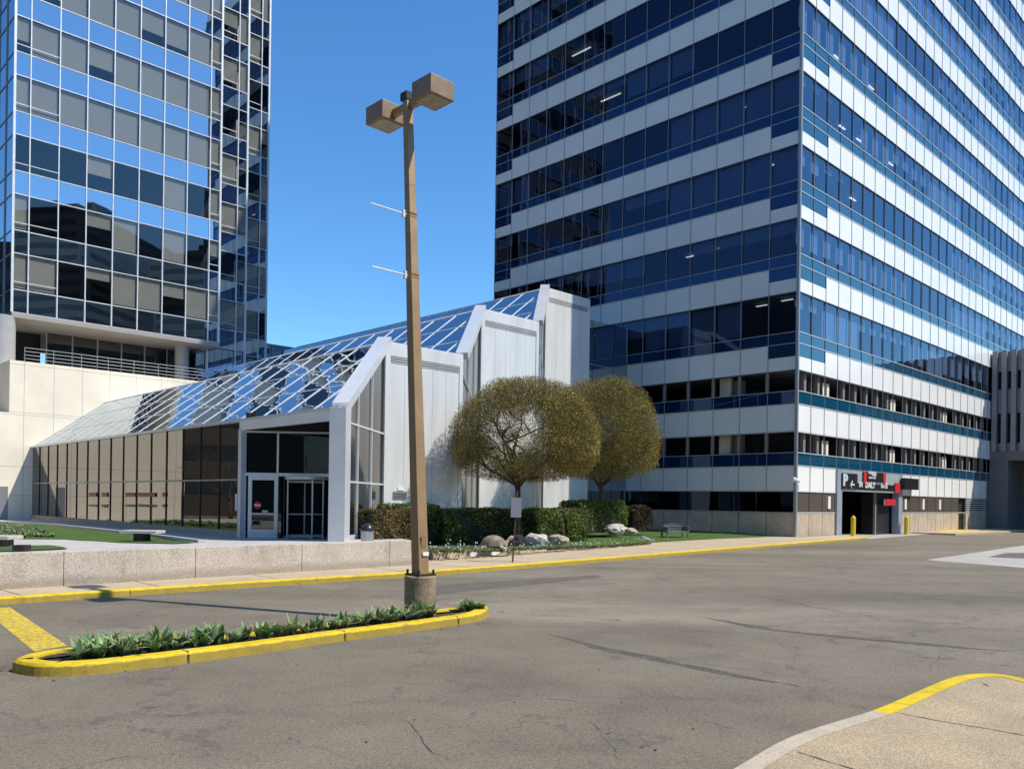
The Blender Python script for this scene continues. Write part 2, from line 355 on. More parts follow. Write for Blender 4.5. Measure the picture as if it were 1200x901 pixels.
def kerb(name, line, wd, h, mt, side=1, joints=0, gap=.012, **kw):
    """kerb with bevelled upper edge: line = outer foot; joints = spacing of the cuts between kerb stones"""
    o=MB(); segs=[line]
    if joints:
        segs=[]; cur=[line[0]]; acc=0
        for a,b in zip(line[:-1],line[1:]):
            acc+=(Vector(b)-Vector(a)).length; cur.append(b)
            if acc>joints:
                segs.append(cur); t=(Vector(b)-Vector(a)).normalized()*gap; cur=[(b[0]+t.x,b[1]+t.y)]; acc=0
        if len(cur)>1: segs.append(cur)
    for s in segs:
        f=s; e0=offset(s,.02*side); e1=offset(s,.05*side); e2=offset(s,wd*side)
        rows=[(f,-.05),(e0,h-.035),(e1,h),(e2,h),(e2,-.05)]
        for (a,za),(b,zb) in zip(rows[:-1],rows[1:]): strip(o,a,b,za,zb)
        for q in (0,-1): o.poly([(*r[q],z) for r,z in rows])
    return tag(o.build(name,mt),kind='structure')
far=[P(x,y,0) for x,y in ((-160,722.5),(0,708.6),(173,696.7),(300,688),(478,676.7),(620,665.5),(800,650.3),(900,641.8),(1000,633.2),(1018,631.4))]
far=resample(smooth([(p.x,p.y) for p in far],2),.6)
kerb('kerb',far,.22,.15,M['yellow'],1,joints=4.5)
inner=offset(far,.20)
# wall line
W0=P(0,690.6,.15); W1=P(483,661.9,.15); wd=(W1-W0).normalized(); wd.z=0; wn=Vector((wd.y,-wd.x,0))  # wn: out towards the road
WL=W0-wd*14; WR=W1
K=P(931.5,629.4,.13)           # tower corner
edge=[P(x,y,.15) for x,y in ((505,655.5),(540,652.5),(600,648.5),(660,643),(752,636.3),(840,631.2),(925,627.8))]
sw=[(p[0],p[1]) for p in inner]
back=[(WL.x,WL.y),(WR.x,WR.y)]+[(p.x,p.y) for p in edge]+[(K.x+.2,K.y-.4)]
g=MB()
# sidewalk surface: triangulate as one polygon
face=[(x,y,.148) for x,y in sw]+[(K.x+R.x*6,K.y+R.y*6,.148)]+[(x,y,.148) for x,y in reversed(back)]
me=bpy.data.meshes.new('sidewalk'); bm=bmesh.new(); vs=[bm.verts.new(p) for p in face]
es=[bm.edges.new((vs[i],vs[(i+1)%len(vs)])) for i in range(len(vs))]; bmesh.ops.triangle_fill(bm,edges=es,use_beauty=True)
bmesh.ops.recalc_face_normals(bm,faces=bm.faces); bm.to_mesh(me); bm.free(); me.materials.append(M['sidewalk'])
o=link(bpy.data.objects.new('sidewalk',me)); tag(o,kind='structure')
# joints in far sidewalk
g=MB()
for i in range(6,len(inner)-4,4):
    a=Vector((*inner[i],0)); t=(Vector((*inner[i+1],0))-a).normalized(); n=Vector((-t.y,t.x,0))
    for k in range(1):
        b=a+n*1.6
        g.quad(a+Vector((0,0,.152)),a+t*.025+Vector((0,0,.152)),b+t*.025+Vector((0,0,.152)),b+Vector((0,0,.152)))
tag(g.build('pavement_joints',M['dark_line']),kind='structure')
# garage driveway apron and right-hand walk
g=MB(); g.poly([P(1018,631.6,.02),P(1103,624.5,.02),P(1118,616.5,.02),P(1050,618,.02),P(975,626.5,.02),P(975,630,.02)]); tag(g.build('driveway_apron',M['concrete']),kind='structure')
k2=[P(1103,624.2,0),P(1140,622.8,0),P(1180,621.4,0),P(1196,620.6,0)]
kerb('kerb',[(p.x,p.y) for p in k2],1.1,.15,M['yellow'],1)
g=MB(); kk=Fr(K,R,L)
g.prism([kk(20,-3.2,0)[:],kk(40,-3.4,0)[:],kk(40,0,0)[:],kk(20,0,0)[:]],0,.13); tag(g.build('pavement',M['sidewalk']),kind='structure')
# pale concrete slab on the right with asphalt inset
g=MB(); g.poly([P(1085,655.8,.004),P(1125,650,.004),P(1215,636.5,.004),P(1290,637,.004),P(1290,672,.004),P(1200,665.2,.004)]); tag(g.build('concrete_slab',M['concrete']),kind='structure')
g=MB(); g.poly([P(1158,652.5,.008),P(1178,647.8,.008),P(1260,647,.008),P(1260,656.5,.008)]); tag(g.build('dark_patch',M['asphalt_dark']),kind='structure')
# yellow painted line from kerb to island
g=MB(); g.poly([P(-24,712.5,.004),P(12,711.3,.004),P(79,756,.004),P(40,763,.004),P(0,730,.004)]); tag(g.build('painted_line',M['yellow_worn']),kind='structure')
# cracks and seams, plus two dark runs painted as tree shadow
def dark_line(pix, w, seed):
    random.seed(seed); g=MB(); pts=[P(x,y,.005) for x,y in pix]; q=[]
    for a,b in zip(pts[:-1],pts[1:]):
        n=max(2,int((b-a).length/.12))
        for i in range(n): q.append(a.lerp(b,i/n))
    prev=None; off=0
    for i,p in enumerate(q[:-1]):
        t=(q[i+1]-p).normalized(); n=Vector((-t.y,t.x,0)); off=off*.8+random.uniform(-.03,.03)
        ww=w*random.uniform(.15,1)*(.3+.7*abs(math.sin(i*.13+seed))); c=p+n*off
        cur=(c+n*ww/2,c-n*ww/2)
        if prev: g.quad(prev[0],cur[0],cur[1],prev[1])
        prev=cur
    tag(g.build('road_crack_or_shadow',M['dark_line']),kind='structure')
for i,(pix,w) in enumerate([([(655,747),(720,762),(800,778),(880,795),(960,808)],.05),([(760,768),(840,779),(905,789),(1000,800)],.03),
    ([(640,818),(720,826),(800,836),(850,851),(900,860)],.02),([(70,901),(150,884),(190,874)],.05),([(470,840),(500,860),(510,880),(540,900)],.03),
    ([(520,795),(580,803),(650,800)],.02),([(820,716),(880,735),(960,745),(1060,752),(1160,760)],.028),([(955,700),(1000,702),(1060,706),(1160,704)],.05),
    ([(1078,700),(1100,701),(1122,704)],.10),([(980,717),(1008,719)],.10),([(1128,756),(1100,770),(1080,790)],.02),([(840,700),(900,704),(960,700)],.02),
    ([(480,812),(560,803),(640,790)],.02),([(600,723),(680,712),(760,716)],.018),([(690,845),(720,880),(730,901)],.015),([(280,824),(360,806),(450,790)],.015),
    ([(1150,688),(1200,690),(1260,694)],.10),([(1160,694),(1210,695),(1260,698)],.08)]): dark_line(pix,w*.55,i+3)  # last two runs paint the shadow of trees on the road
g=MB(); g.poly([P(498,686,.004),P(548,683,.004),P(700,673.5,.004),P(705,676,.004),P(505,697,.004)]); tag(g.build('dark_patch',M['asphalt_dark']),kind='structure')  # patch of darker tone laid flat on the road
def band_patch(pix,w,seed):
    random.seed(seed); g=MB(); pts=[P(x,y,.003) for x,y in pix]; q=[]
    for a,b in zip(pts[:-1],pts[1:]):
        n=max(2,int((b-a).length/.1)); q+=[a.lerp(b,i/n) for i in range(n)]
    prev=None; w0=w1=w/2; N_=len(q)
    for i,p in enumerate(q[:-1]):
        t=(q[i+1]-p).normalized(); n=Vector((-t.y,t.x,0)); e=min(1,i/12,(N_-i)/12)
        a_=w/2*e*(.7+.9*noise.noise(Vector((i*.11,seed,0)))+.35*noise.noise(Vector((i*.6,seed,4)))); b_=w/2*e*(.7+.9*noise.noise(Vector((i*.09,seed,9)))+.35*noise.noise(Vector((i*.5,seed,2))))
        cur=(p+n*max(a_,.01),p-n*max(b_,.01))
        if prev: g.quad(prev[0],cur[0],cur[1],prev[1])
        prev=cur
    tag(g.build('worn_strip',M['asphalt_rough']),kind='structure')
band_patch([(640,742),(700,757),(780,775),(860,790),(930,803)],.3,1); band_patch([(820,722),(900,737),(1000,747),(1110,757),(1200,764)],.3,2)
# near sidewalk (bottom right)
outp=[(640,1010),(740,958),(850,901),(913,862.7),(973,844),(1021.7,830),(1066.7,810),(1110,791.7),(1140,787.3),(1173,788.3),(1200,793.3),(1235,803),(1290,825),(1360,865)]
nk=[P(x,y,.0) for x,y in outp]
# outline measured on the kerb's top edge
nk=[P(x,y,.15) for x,y in outp]
nk=resample(smooth([(p.x,p.y) for p in nk],2),.12)
# split between bare and painted kerb
tp=P(1022,830,.15); idx=min(range(len(nk)),key=lambda i:(Vector(nk[i])-Vector((tp.x,tp.y))).length)
kerb('kerb',nk[:idx+1],.22,.15,M['kerb'],-1,joints=0)
kerb('kerb',nk[idx:],.22,.15,M['yellow'],-1,joints=0)
ni=offset(nk,-.225)
face=[(x,y,.146) for x,y in ni]+[(14,-6,.146),(-3,-6,.146)]
me=bpy.data.meshes.new('sidewalk'); bm=bmesh.new(); vs=[bm.verts.new(p) for p in face]
es=[bm.edges.new((vs[i],vs[(i+1)%len(vs)])) for i in range(len(vs))]; bmesh.ops.triangle_fill(bm,edges=es,use_beauty=True)
for fc in bm.faces:
    if fc.normal.z<0: fc.normal_flip()
bm.to_mesh(me); bm.free(); me.materials.append(M['near_walk'])
o=link(bpy.data.objects.new('sidewalk',me)); tag(o,kind='structure')
def crackz(pix,w,seed,z):
    random.seed(seed); g=MB(); pts=[P(x,y,z) for x,y in pix]; q=[]; prev=None
    for a,b in zip(pts[:-1],pts[1:]):
        n=max(2,int((b-a).length/.05)); q+=[a.lerp(b,i/n) for i in range(n)]
    for i,p in enumerate(q[:-1]):
        t=(q[i+1]-p).normalized(); n=Vector((-t.y,t.x,0)); ww=w*random.uniform(.3,1); c=p+n*random.uniform(-.004,.004)
        cur=(c+n*ww/2,c-n*ww/2)
        if prev: g.quad(prev[0],cur[0],cur[1],prev[1])
        prev=cur
    tag(g.build('pavement_joints',M['dark_line']),kind='structure')
crackz([(1050,834),(1100,844),(1150,852),(1230,866)],.02,3,.15); crackz([(935,880),(975,893),(1010,903),(1060,925)],.02,4,.15); crackz([(1152,800),(1162,806)],.02,5,.15)

# ================================================================== ISLAND
fo=[P(x,y,.0) for x,y in ((48,793.5),(106,791.5),(209,778.5),(300,766.3),(393,752.3),(478,741),(549,730.5))]
bo=[P(x,y,.15) for x,y in ((552,709.5),(478,716.5),(380,729),(280,742),(180,750),(100,756),(62,759.5))]
e_r=[P(566,726.5,0),P(573.5,721,0),P(573,715.5,0.05),P(566,711,.12)]
e_l=[P(42,763,.15),P(25,767,.15),P(14,775,.12),P(13,784,.03),P(25,790.5,0)]
loop=[(p.x,p.y) for p in fo+e_r+bo+e_l]
def smooth_closed(pts,it=2):
    for _ in range(it):
        q=[]
        for i in range(len(pts)):
            a=pts[i]; b=pts[(i+1)%len(pts)]; q += [(a[0]*.75+b[0]*.25,a[1]*.75+b[1]*.25),(a[0]*.25+b[0]*.75,a[1]*.25+b[1]*.75)]
        pts=q
    return pts
loop=smooth_closed(loop,2)
def offc(pts,d):
    out=[]; n=len(pts)
    for i,p in enumerate(pts):
        a=Vector(pts[i-1]); b=Vector(pts[(i+1)%n]); t=(b-a).normalized(); out.append((p[0]-t.y*d,p[1]+t.x*d))
    return out
g=MB(); rows=[(loop,-.05),(offc(loop,.015),.115),(offc(loop,.045),.15),(offc(loop,.23),.15),(offc(loop,.24),.02)]
for (a,za),(b,zb) in zip(rows[:-1],rows[1:]):
    n=len(a)
    for i in range(n):
        j=(i+1)%n; g.quad((*a[i],za),(*a[j],za),(*b[j],zb),(*b[i],zb))
tag(g.build('kerb',M['yellow']),kind='structure')
g=MB()
for jx,jy,ex,ey in ((209,776.6,209,765),(398,750,398,742),(530,731,530,724)):
    a=P(jx,jy,.0); 
    n=min(range(len(loop)),key=lambda i:(Vector(loop[i])-Vector((a.x,a.y))).length); i=n
    t=(Vector(loop[(i+1)%len(loop)])-Vector(loop[i-1])).normalized()
    fr=Fr(loop[i],(t.x,t.y),(-t.y,t.x)); g.box(fr,-.011,.011,-.003,.028,0,.118); g.box(fr,-.011,.011,.03,.232,.1,.1525)
tag(g.build('kerb_joint',M['dark_line']),kind='structure')
g=MB(); bed=offc(loop,.235); g.poly([(x,y,.12) for x,y in bed]); tag(g.build('planting_bed',M['mulch']),kind='structure')
# tulip plants
def tulip_mesh(seed, scale=1):
    rnd=random.Random(seed); m=MB()
    for k in range(rnd.randint(7,12)):
        an=rnd.uniform(0,6.283); ln=rnd.uniform(.13,.27)*scale; w=rnd.uniform(.026,.045)*scale; lean=rnd.uniform(.2,1.5); tw=rnd.uniform(-.5,.5)
        d=Vector((math.cos(an),math.sin(an),0)); s=Vector((-d.y,d.x,0)); base=d*rnd.uniform(0,.03)*scale
        gv=rnd.uniform(.7,1.25); col=(.26*gv*rnd.uniform(.85,1.2),.345*gv,.14*gv*rnd.uniform(.7,1.3)); col=tuple(c*rnd.uniform(.8,1.15) for c in col)
        prev=None
        for i in range(6):
            t=i/5; p=base+d*(ln*lean*t**1.6)+Vector((0,0,ln*(t-.25*lean*t*t)))
            ww=w*math.sin(math.pi*(.12+.88*t)**.8)+.002 if t<1 else .001
            ss=(s*math.cos(tw*t)+Vector((0,0,1))*math.sin(tw*t)*.5)
            trip=(p-ss*ww, p-d*ww*.35*(1) , p+ss*ww)
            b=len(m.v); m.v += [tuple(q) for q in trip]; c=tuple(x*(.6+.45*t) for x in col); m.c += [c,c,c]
            if prev is not None:
                m.f.append((prev,prev+1,b+1,b)); m.f.append((prev+1,prev+2,b+2,b+1))
            prev=b
    return m
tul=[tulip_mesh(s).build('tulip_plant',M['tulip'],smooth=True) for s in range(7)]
def inside(p,poly):
    c=False; n=len(poly)
    for i in range(n):
        a=poly[i]; b=poly[i-1]
        if (a[1]>p[1])!=(b[1]>p[1]) and p[0]<(b[0]-a[0])*(p[1]-a[1])/(b[1]-a[1])+a[0]: c=not c
    return c
rnd=random.Random(11); bedi=offc(loop,.42); xs=[p[0] for p in bedi]; ys=[p[1] for p in bedi]; spots=[]
PEDC=P(492,718,.15)
tries=0
while len(spots)<285 and tries<20000:
    tries+=1
    p=(rnd.uniform(min(xs),max(xs)),rnd.uniform(min(ys),max(ys)))
    if not inside(p,bedi): continue
    if (Vector(p)-Vector((PEDC.x,PEDC.y))).length<.36: continue
    if any((p[0]-q[0])**2+(p[1]-q[1])**2<.017 for q in spots): continue
    if noise.noise(Vector((p[0]*.9,p[1]*.9,3)))<-.22: continue
    spots.append(p)
for i,p in enumerate(spots):
    src=tul[i%7]; o=src if i<7 else link(src.copy())
    o.location=(p[0],p[1],.118); o.rotation_euler=(rnd.uniform(-.1,.1),rnd.uniform(-.1,.1),rnd.uniform(0,6.28)); s=rnd.uniform(.8,1.35); o.scale=(s,s,s*rnd.uniform(.9,1.25))
    tag(o,'green tulip plant without flowers, in the yellow-kerbed island bed around the lamp post','plant','tulip plants in the island bed')

# ================================================================== LAMP POST
base=PEDC.copy(); top=D(477.6,113,16.05)
lp=empty('street_lamp',(base.x,base.y,.12)); tag(lp,'tall leaning bronze lamp post with two box heads on a round concrete pedestal','street lamp')
zt0=.83; g=MB(); g.tube([(base.x,base.y,-.05),(base.x,base.y,.78),(base.x,base.y,.80),(base.x,base.y,.83)],[.285,.285,.29,.27],28); g.build('pedestal',M['ped'],lp,bevel=.01)
pf=Fr((0,0),R,L)
a0=Vector((base.x,base.y,.83)); ax=(top-a0)
def ring(c,h): return [c+R*(i*h)+L*(j*h) for i,j in ((-1,-1),(1,-1),(1,1),(-1,1))]
g=MB(); sec=[(0,.112),(.25,.103),(.5,.093),(.8,.078),(1,.07)]
for (t0,h0),(t1,h1) in zip(sec[:-1],sec[1:]): g.hexa(ring(a0+ax*t0,h0)+ring(a0+ax*t1,h1))
g.build('pole',M['bronze'],lp,bevel=.008)
g=MB(); g.hexa(ring(a0,.2)+ring(a0+Vector((0,0,.035)),.2)); pl=g.build('base_plate',M['darkmetal'],lp)
for i,j in ((-1,-1),(1,-1),(1,1),(-1,1)):
    c=a0+R*(i*.165)+L*(j*.165); g=MB(); g.tube([c+Vector((0,0,.03)),c+Vector((0,0,.11))],.022,6); g.build('bolt',M['darkmetal'],lp)
# heads
hz=top.z
hR=Vector((0,0,0)); cR=D(507.5,109,15.5); cL=D(452,137.5,16.6)
mid=(cR+cL)/2
for c in (cR,cL):
    s=.285; q=MB(); b0=c-Vector((0,0,.165)); b1=c+Vector((0,0,.185))
    q.hexa(ring(b0,s)+ring(b1,s)); hd=q.build('lamp_head',M['head'],lp,bevel=.012)
    q=MB(); q.hexa(ring(b0-Vector((0,0,.012)),s-.05)+ring(b0+Vector((0,0,.01)),s-.05)); q.build('lens',M['lens'],hd)
    q=MB(); q.hexa(ring(b0-Vector((0,0,.025)),s)+ring(b0-Vector((0,0,.002)),s)); 
q=MB(); q.beam(cR-Vector((0,0,.02)),cL-Vector((0,0,.02)),.09,.14); q.build('arm',M['bronze'],lp)
q=MB(); q.hexa(ring(top-Vector((0,0,.1)),.1)+ring(top+Vector((0,0,.05)),.1)); q.build('pole_cap',M['darkmetal'],lp)
for (x0,y0,x1,y1) in ((480.5,258,437,244),(483.5,330.5,441,319)):
    t=(D(x0,y0,16).z-a0.z)/ax.z; c=a0+ax*t; e=c-R*.92; 
    q=MB(); q.tube([c-R*.08,e],.013,6); ar=q.build('banner_arm',M['alu'],lp)
    q=MB(); q.hexa(ring(c-Vector((0,0,.045)),.122-.04*t)+ring(c+Vector((0,0,-.02)),.122-.04*t)); q.hexa(ring(c+Vector((0,0,.02)),.122-.04*t)+ring(c+Vector((0,0,.045)),.122-.04*t)); q.build('clamp_band',M['bronze'],ar)
    q=MB(); q.beam(c-R*.17-Vector((0,0,.07)),c-R*.17+Vector((0,0,.07)),.05,.05,side=L); q.build('bracket',M['alu'],ar)
q=MB(); c=a0+ax*.03; cc=c+Vector((0,0,.1)); q.box(Fr(cc,R,L),-.03,.10,-.1295,-.1275,cc.z-.02,cc.z+.05); q.build('sticker',M['signwhite'],lp)
c=a0+ax*.055+Vector((0,0,.1)); q=MB(); q.box(Fr(c,R,L),-.055,.055,-.118,-.112,c.z-.10,c.z+.12); q.build('hand_hole_cover',M['bronze'],lp,bevel=.003)

# ================================================================== OFFICE TOWER (right)
BW=1.94; BWL=2.02; NR=32; NL=14
tw=empty('office_tower',(K.x,K.y,0)); tag(tw,'tall office tower with white and blue horizontal bands above open parking levels','building')
fl=[10.8,15.77]+[20.46+4.70*i for i in range(10)]; TOP=fl[-1]+4.7
faces=[('left',Fr(K,L,R),NL,BWL,{0,NL-1}),('right',Fr(K,R,L),NR,BW,{0,1})]
wins=[]
def score(pts):
    q=[proj(p) for p in pts if p[1]>1]
    if len(q)<4: return 0
    cl=[(min(max(x,0),1200),min(max(y,0),901)) for x,y in q]; a=0
    for i in range(len(cl)): x0,y0=cl[i-1]; x1,y1=cl[i]; a+=x0*y1-x1*y0
    return abs(a)/2
for side,fr,nb,bw,notch in faces:
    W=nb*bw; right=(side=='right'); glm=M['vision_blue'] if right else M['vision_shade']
    # vertical mullions (each a part)
    for i in range(nb+1):
        q=MB(); u=i*bw; ww=.025 if i else .05
        z0=3.06
        if right and 3<=i<=9: z0=4.7
        if i==0 and right: continue
        if i==0: 
            q.box(Fr(K,L,R),-.09,.09,-.09,.09,0,TOP); q.build('corner_mullion',M['mullion'],tw); continue
        zt=TOP
        q.box(fr,u-ww/2,u+ww/2,-.035,.02,z0,zt); q.build('mullion',M['mullion'],tw)
    # slabs & interior
    # spandrel bands
    def band(z0,z1,name,mt,nz=None,b0=0,b1=nb,v=.0,th=.08):
        q=MB()
        if not right: mt={'white enamelled panel':M['white_shade'],'teal spandrel glass':M['teal_shade']}.get(mt.name,mt)  # left face takes the darker copies, so part of its shade is painted
        for i in range(b0,b1):
            zz=z1
            if nz is not None and i in notch: zz=nz
            q.box(fr,i*bw+.015,(i+1)*bw-.015,v,v+th,z0+.012,zz-.012)
        return q.build(name,mt,tw,bevel=0)
    def backing(z0,z1,b0=0,b1=nb):
        q=MB(); q.box(fr,b0*bw+.1,b1*bw-.02,.09,.2,z0,z1); q.build('backing_wall',M['joint'],tw)
    def rail(zs,b0=0,b1=nb,h=.05,out=.03):
        q=MB()
        for z in zs: q.box(fr,b0*bw+.1,b1*bw,-out,.03,z-h/2,z+h/2)
        q.build('window_rail',M['alu'] if right else M['mullion'],tw)
    # ---- low levels
    open_b=[(0,3),(9,20)] if right else [(0,nb)]
    allb=[(0,nb)] if not right else [(0,20)]
    for (b0,b1) in open_b:
        for r0,r1 in ([(b0,b1)] if b1<17 else [(b0,16),(17,b1)]):
            q=MB()
            for i in range(r0,r1): q.box(fr,i*bw+.03,(i+1)*bw-.03,.02,.25,.06,1.66)
            q.build('base_panel',M['base_conc'],tw)
        q=MB(); q.box(fr,b0*bw+.1,b1*bw,.12,.3,0,1.6) if not right else q.box(fr,b0*bw+.1,min(b1,16)*bw,.12,.3,0,1.6); q.build('plinth',M['joint'],tw)
        band(3.06,4.70,'spandrel_band',M['white'],b0=b0,b1=b1); backing(3.06,5.5,b0,b1)
        rail([1.69,3.05],b0,b1,.06,.01)
    band(4.70,5.52,'sill_band',M['teal'],b0=0,b1=nb,v=.01,th=.06); backing(4.72,5.5)
    band(6.89,8.63,'spandrel_band',M['white']); backing(6.9,9.4)
    band(8.63,9.46,'sill_band',M['teal'],v=.01,th=.06)
    rail([5.52,4.70,9.46,8.63]); rail([6.86,10.77],h=.07,out=.0)
    # ground floor glazing
    gl=[i for i in range(nb) if not (right and (3<=i<9 or i>=16))]
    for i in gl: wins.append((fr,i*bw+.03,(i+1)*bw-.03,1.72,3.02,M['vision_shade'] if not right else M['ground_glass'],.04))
    # ---- office floors
    for k,b in enumerate(fl):
        nx=fl[k+1] if k+1<len(fl) else TOP
        band(b,b+1.70,'spandrel_band',M['white'],nz=b+.87)
        backing(b,b+2.4)
        q=MB()
        for i in range(nb):
            q.box(fr,i*bw+.02,(i+1)*bw-.02,.01,.06,b+1.71,b+2.40)
            if i in notch: q.box(fr,i*bw+.02,(i+1)*bw-.02,.01,.06,b+.88,b+1.69)
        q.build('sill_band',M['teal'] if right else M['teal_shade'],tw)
        rail([b+2.42,b+1.70],h=.045)
        q=MB(); q.box(fr,.1,W,-.01,.05,b-.06,b+.012); q.build('window_head',M['joint'],tw)
        rb=random.Random(k*7+(1 if right else 2))
        bl=MB(); run=0
        for i in range(nb):
            wins.append((fr,i*bw+.03,(i+1)*bw-.03,b+2.44,nx-.07,glm,.05))
            if run<=0: mode=rb.choice(['none','part','full','part','none'] if not right else ['part','part','none','full','side']); run=rb.randint(2,5); dr=rb.uniform(.2,.75)
            run-=1
            hh=nx-.1-(b+2.44)
            d={'none':.12,'part':dr+rb.uniform(-.03,.03),'full':.93,'side':.8}[mode]
            w0,w1=(i*bw+.08,(i+1)*bw-.08)
            if right and mode in('side','part') : w0,w1=(i*bw+.1,i*bw+bw*.62)
            if d>.13: bl.quad(fr(w0,.28,nx-.1-hh*d),fr(w1,.28,nx-.1-hh*d),fr(w1,.28,nx-.1),fr(w0,.28,nx-.1))
        if bl.v: bl.build('window_blinds',M['blind_blue'],tw)['kind']='stuff'
# windows
random.seed(5)
def add_windows(wins, parent, limit=100, extra=0):
    sc=[]
    for wdef in wins:
        fr,u0,u1,z0,z1,mt,v=wdef; pts=[fr(u0,v,z0),fr(u1,v,z0),fr(u1,v,z1),fr(u0,v,z1)]; sc.append((score(pts),wdef,pts))
    sc.sort(key=lambda t:-t[0]); rest={}
    for i,(s,wdef,pts) in enumerate(sc):
        tl=random.uniform(-.004,.004); t2=random.uniform(-.004,.004); fr=wdef[0]
        pts=[pts[0]+fr.v*(tl),pts[1]+fr.v*(-tl),pts[2]+fr.v*(-tl+t2),pts[3]+fr.v*(tl+t2)]
        if i<limit:
            q=MB(); q.quad(*pts); q.build('window',wdef[5],parent)
        else: rest.setdefault(wdef[5].name,MB()).quad(*pts)
    for nme,q in rest.items():
        o=q.build('window_panes',bpy.data.materials[nme],parent); o['kind']='stuff'
add_windows(wins,tw)
# structure inside: slabs, core, lights
q=MB()
fr=Fr(K,L,R)   # u along left face, v along right face
for z in [4.9,9.0]+[b+.3 for b in fl]+[TOP-.2]:
    q=MB(); q.box(fr,.45,NL*BWL-.1,.45,NR*BW-.1,z-.25,z+.25); q.build('floor_slab',M['slab'] if z<10 else M['interior'],tw)
q=MB(); q.box(fr,7,NL*BWL-.15,7,NR*BW-.3,0,TOP-.5); q.build('core',M['interior'],tw)
q=MB(); q.box(fr,.0,NL*BWL,0,NR*BW,TOP-.1,TOP+1.5); q.build('roof',M['white'],tw)
# solid back faces (seen only in reflections / from aside)
q=MB(); q.box(fr,NL*BWL-.14,NL*BWL+.02,0.05,NR*BW,0,TOP-.2); q.box(fr,0.05,NL*BWL,NR*BW-.14,NR*BW+.02,0,TOP-.2); q.build('rear_wall',M['teal'],tw)
# columns on the parking levels
for side,fr2,nb,bw,_ in faces:
    for i in range(2,nb,3 if side=='right' else 4):
        lo=4.8 if side=='right' and 2<i<10 else 0
        q=MB(); q.box(fr2,i*bw+.35,i*bw+.95,.75,1.35,lo,10.6); q.build('column',M['slab'],tw)
# pale slot posts in the openings of the sunlit side
for i in (2,8,14):
    for z0,z1 in ((5.54,6.55),(9.48,10.45)):
        for du in (.45,1.05):
            q=MB(); q.box(faces[1][1],i*BW+du,i*BW+du+.34,.32,.4,z0,z1); q.build('slot_post',M['beige'],tw)
for i in (2,9,11,13):
    q=MB(); q.box(faces[1][1],i*BW+.75,i*BW+1.12,-.03,.03,1.95,2.8); q.build('lit_slot',M['beige'],tw)
for i in range(0,20):
    if i in (2,8,14): continue
    for za_,zb_ in ((5.5,6.85),(9.45,10.75)):
        q=MB(); q.box(faces[1][1],i*BW+1.45,i*BW+1.8,.25,.5,za_,zb_); q.build('pier',M['slab'],tw)
for i in range(1,NL):
    for za_,zb_ in ((5.5,6.85),(9.45,10.75)):
        q=MB(); q.box(faces[0][1],i*BWL+.06,i*BWL+.2,.06,.3,za_,zb_); q.build('pier',M['slab'],tw)
for z0,z1 in ((5.53,6.86),(9.48,10.76),(1.8,3.0)):
    q=MB(); q.box(faces[0][1],2*BWL+.9,2*BWL+1.75,.35,.6,z0,z1); q.build('pier',M['base_conc'],tw)
# ceiling strip lights
for (k,side,u,v,ln,al) in ((2,0,1.2,1.6,2.6,1),(3,0,5.0,1.8,1.3,1),(2,0,7.5,2.0,.9,1),(1,0,9,2.1,.9,1),(4,0,16,1.8,2.0,1),(5,0,19,1.6,2.0,1),(0,0,1,1.2,.8,0),(0,0,3,1.5,.8,0),(0,0,7.7,1.8,1.0,0),(1,0,6,1.8,1.0,0),(3,1,9,1.5,1,0),(3,1,12,1.5,1,0),(4,1,14,1.5,1,0),(3,1,18,1.5,1,0),(4,1,8,1.5,1,0),(2,1,11,1.5,1,0)):
    frx=faces[side][1]; z=(fl[k+1])-.05
    q=MB(); q.box(frx,u,u+ln,v,v+.14,z-.1,z-.06); q.build('ceiling_light',M['lamp'],tw)
# garage entrance portal (sunlit side, bays 3-9)
fr=faces[1][1]; u0,u1=3*BW,9*BW
ga=lambda px: along(Vector((K.x,K.y)),R,px)
q=MB(); q.box(fr,u0-.02,u0+.75,-.12,.4,0,4.66); q.build('portal_jamb',M['portal'],tw)
q=MB(); q.box(fr,u1-.75,u1,-.12,.4,0,4.66); q.build('portal_jamb',M['portal'],tw)
q=MB(); q.box(fr,u0+.75,u1-.75,-.12,.4,3.2,4.66); q.build('portal_header',M['signgrey'],tw)
q=MB(); q.box(fr,u0,u1,-.1,.05,4.6,4.70); q.build('portal_flashing',M['joint'],tw)
q=MB(); q.box(fr,u0-.1,u1+.1,9,9.2,0,4.6); q.box(fr,u0-.1,u0,.4,9,0,4.6); q.box(fr,u1,u1+.1,.4,9,0,4.6); q.box(fr,u0,u1,.4,9,3.3,3.5); q.build('garage_interior',M['black'],tw)
q=MB(); q.box(fr,u1-3.6,u1-.75,.5,1.6,0.02,3.2); q.build('booth_wall',M['blackpl'],tw)
q=MB(); q.box(fr,u1-3.85,u1-3.62,.45,.6,0.02,3.2); q.build('garage_pier',M['slab'],tw)
# louvre, doorway on the ground level (bays 16-20)
q=MB()
for z in [1.75+.2*i for i in range(7)]: q.box(fr,17*BW,20*BW-.05,0,.12,z,z+.1)
q.build('louvre',M['alu'],tw); q=MB(); q.box(fr,16.05*BW,20*BW,.3,.5,.02,3.05); q.build('recess',M['black'],tw)
# continuation of low levels past bay 20 behind the annex
q=MB(); q.box(fr,20*BW,NR*BW,.03,.3,0,4.68); q.build('base_panel',M['annex'],tw)

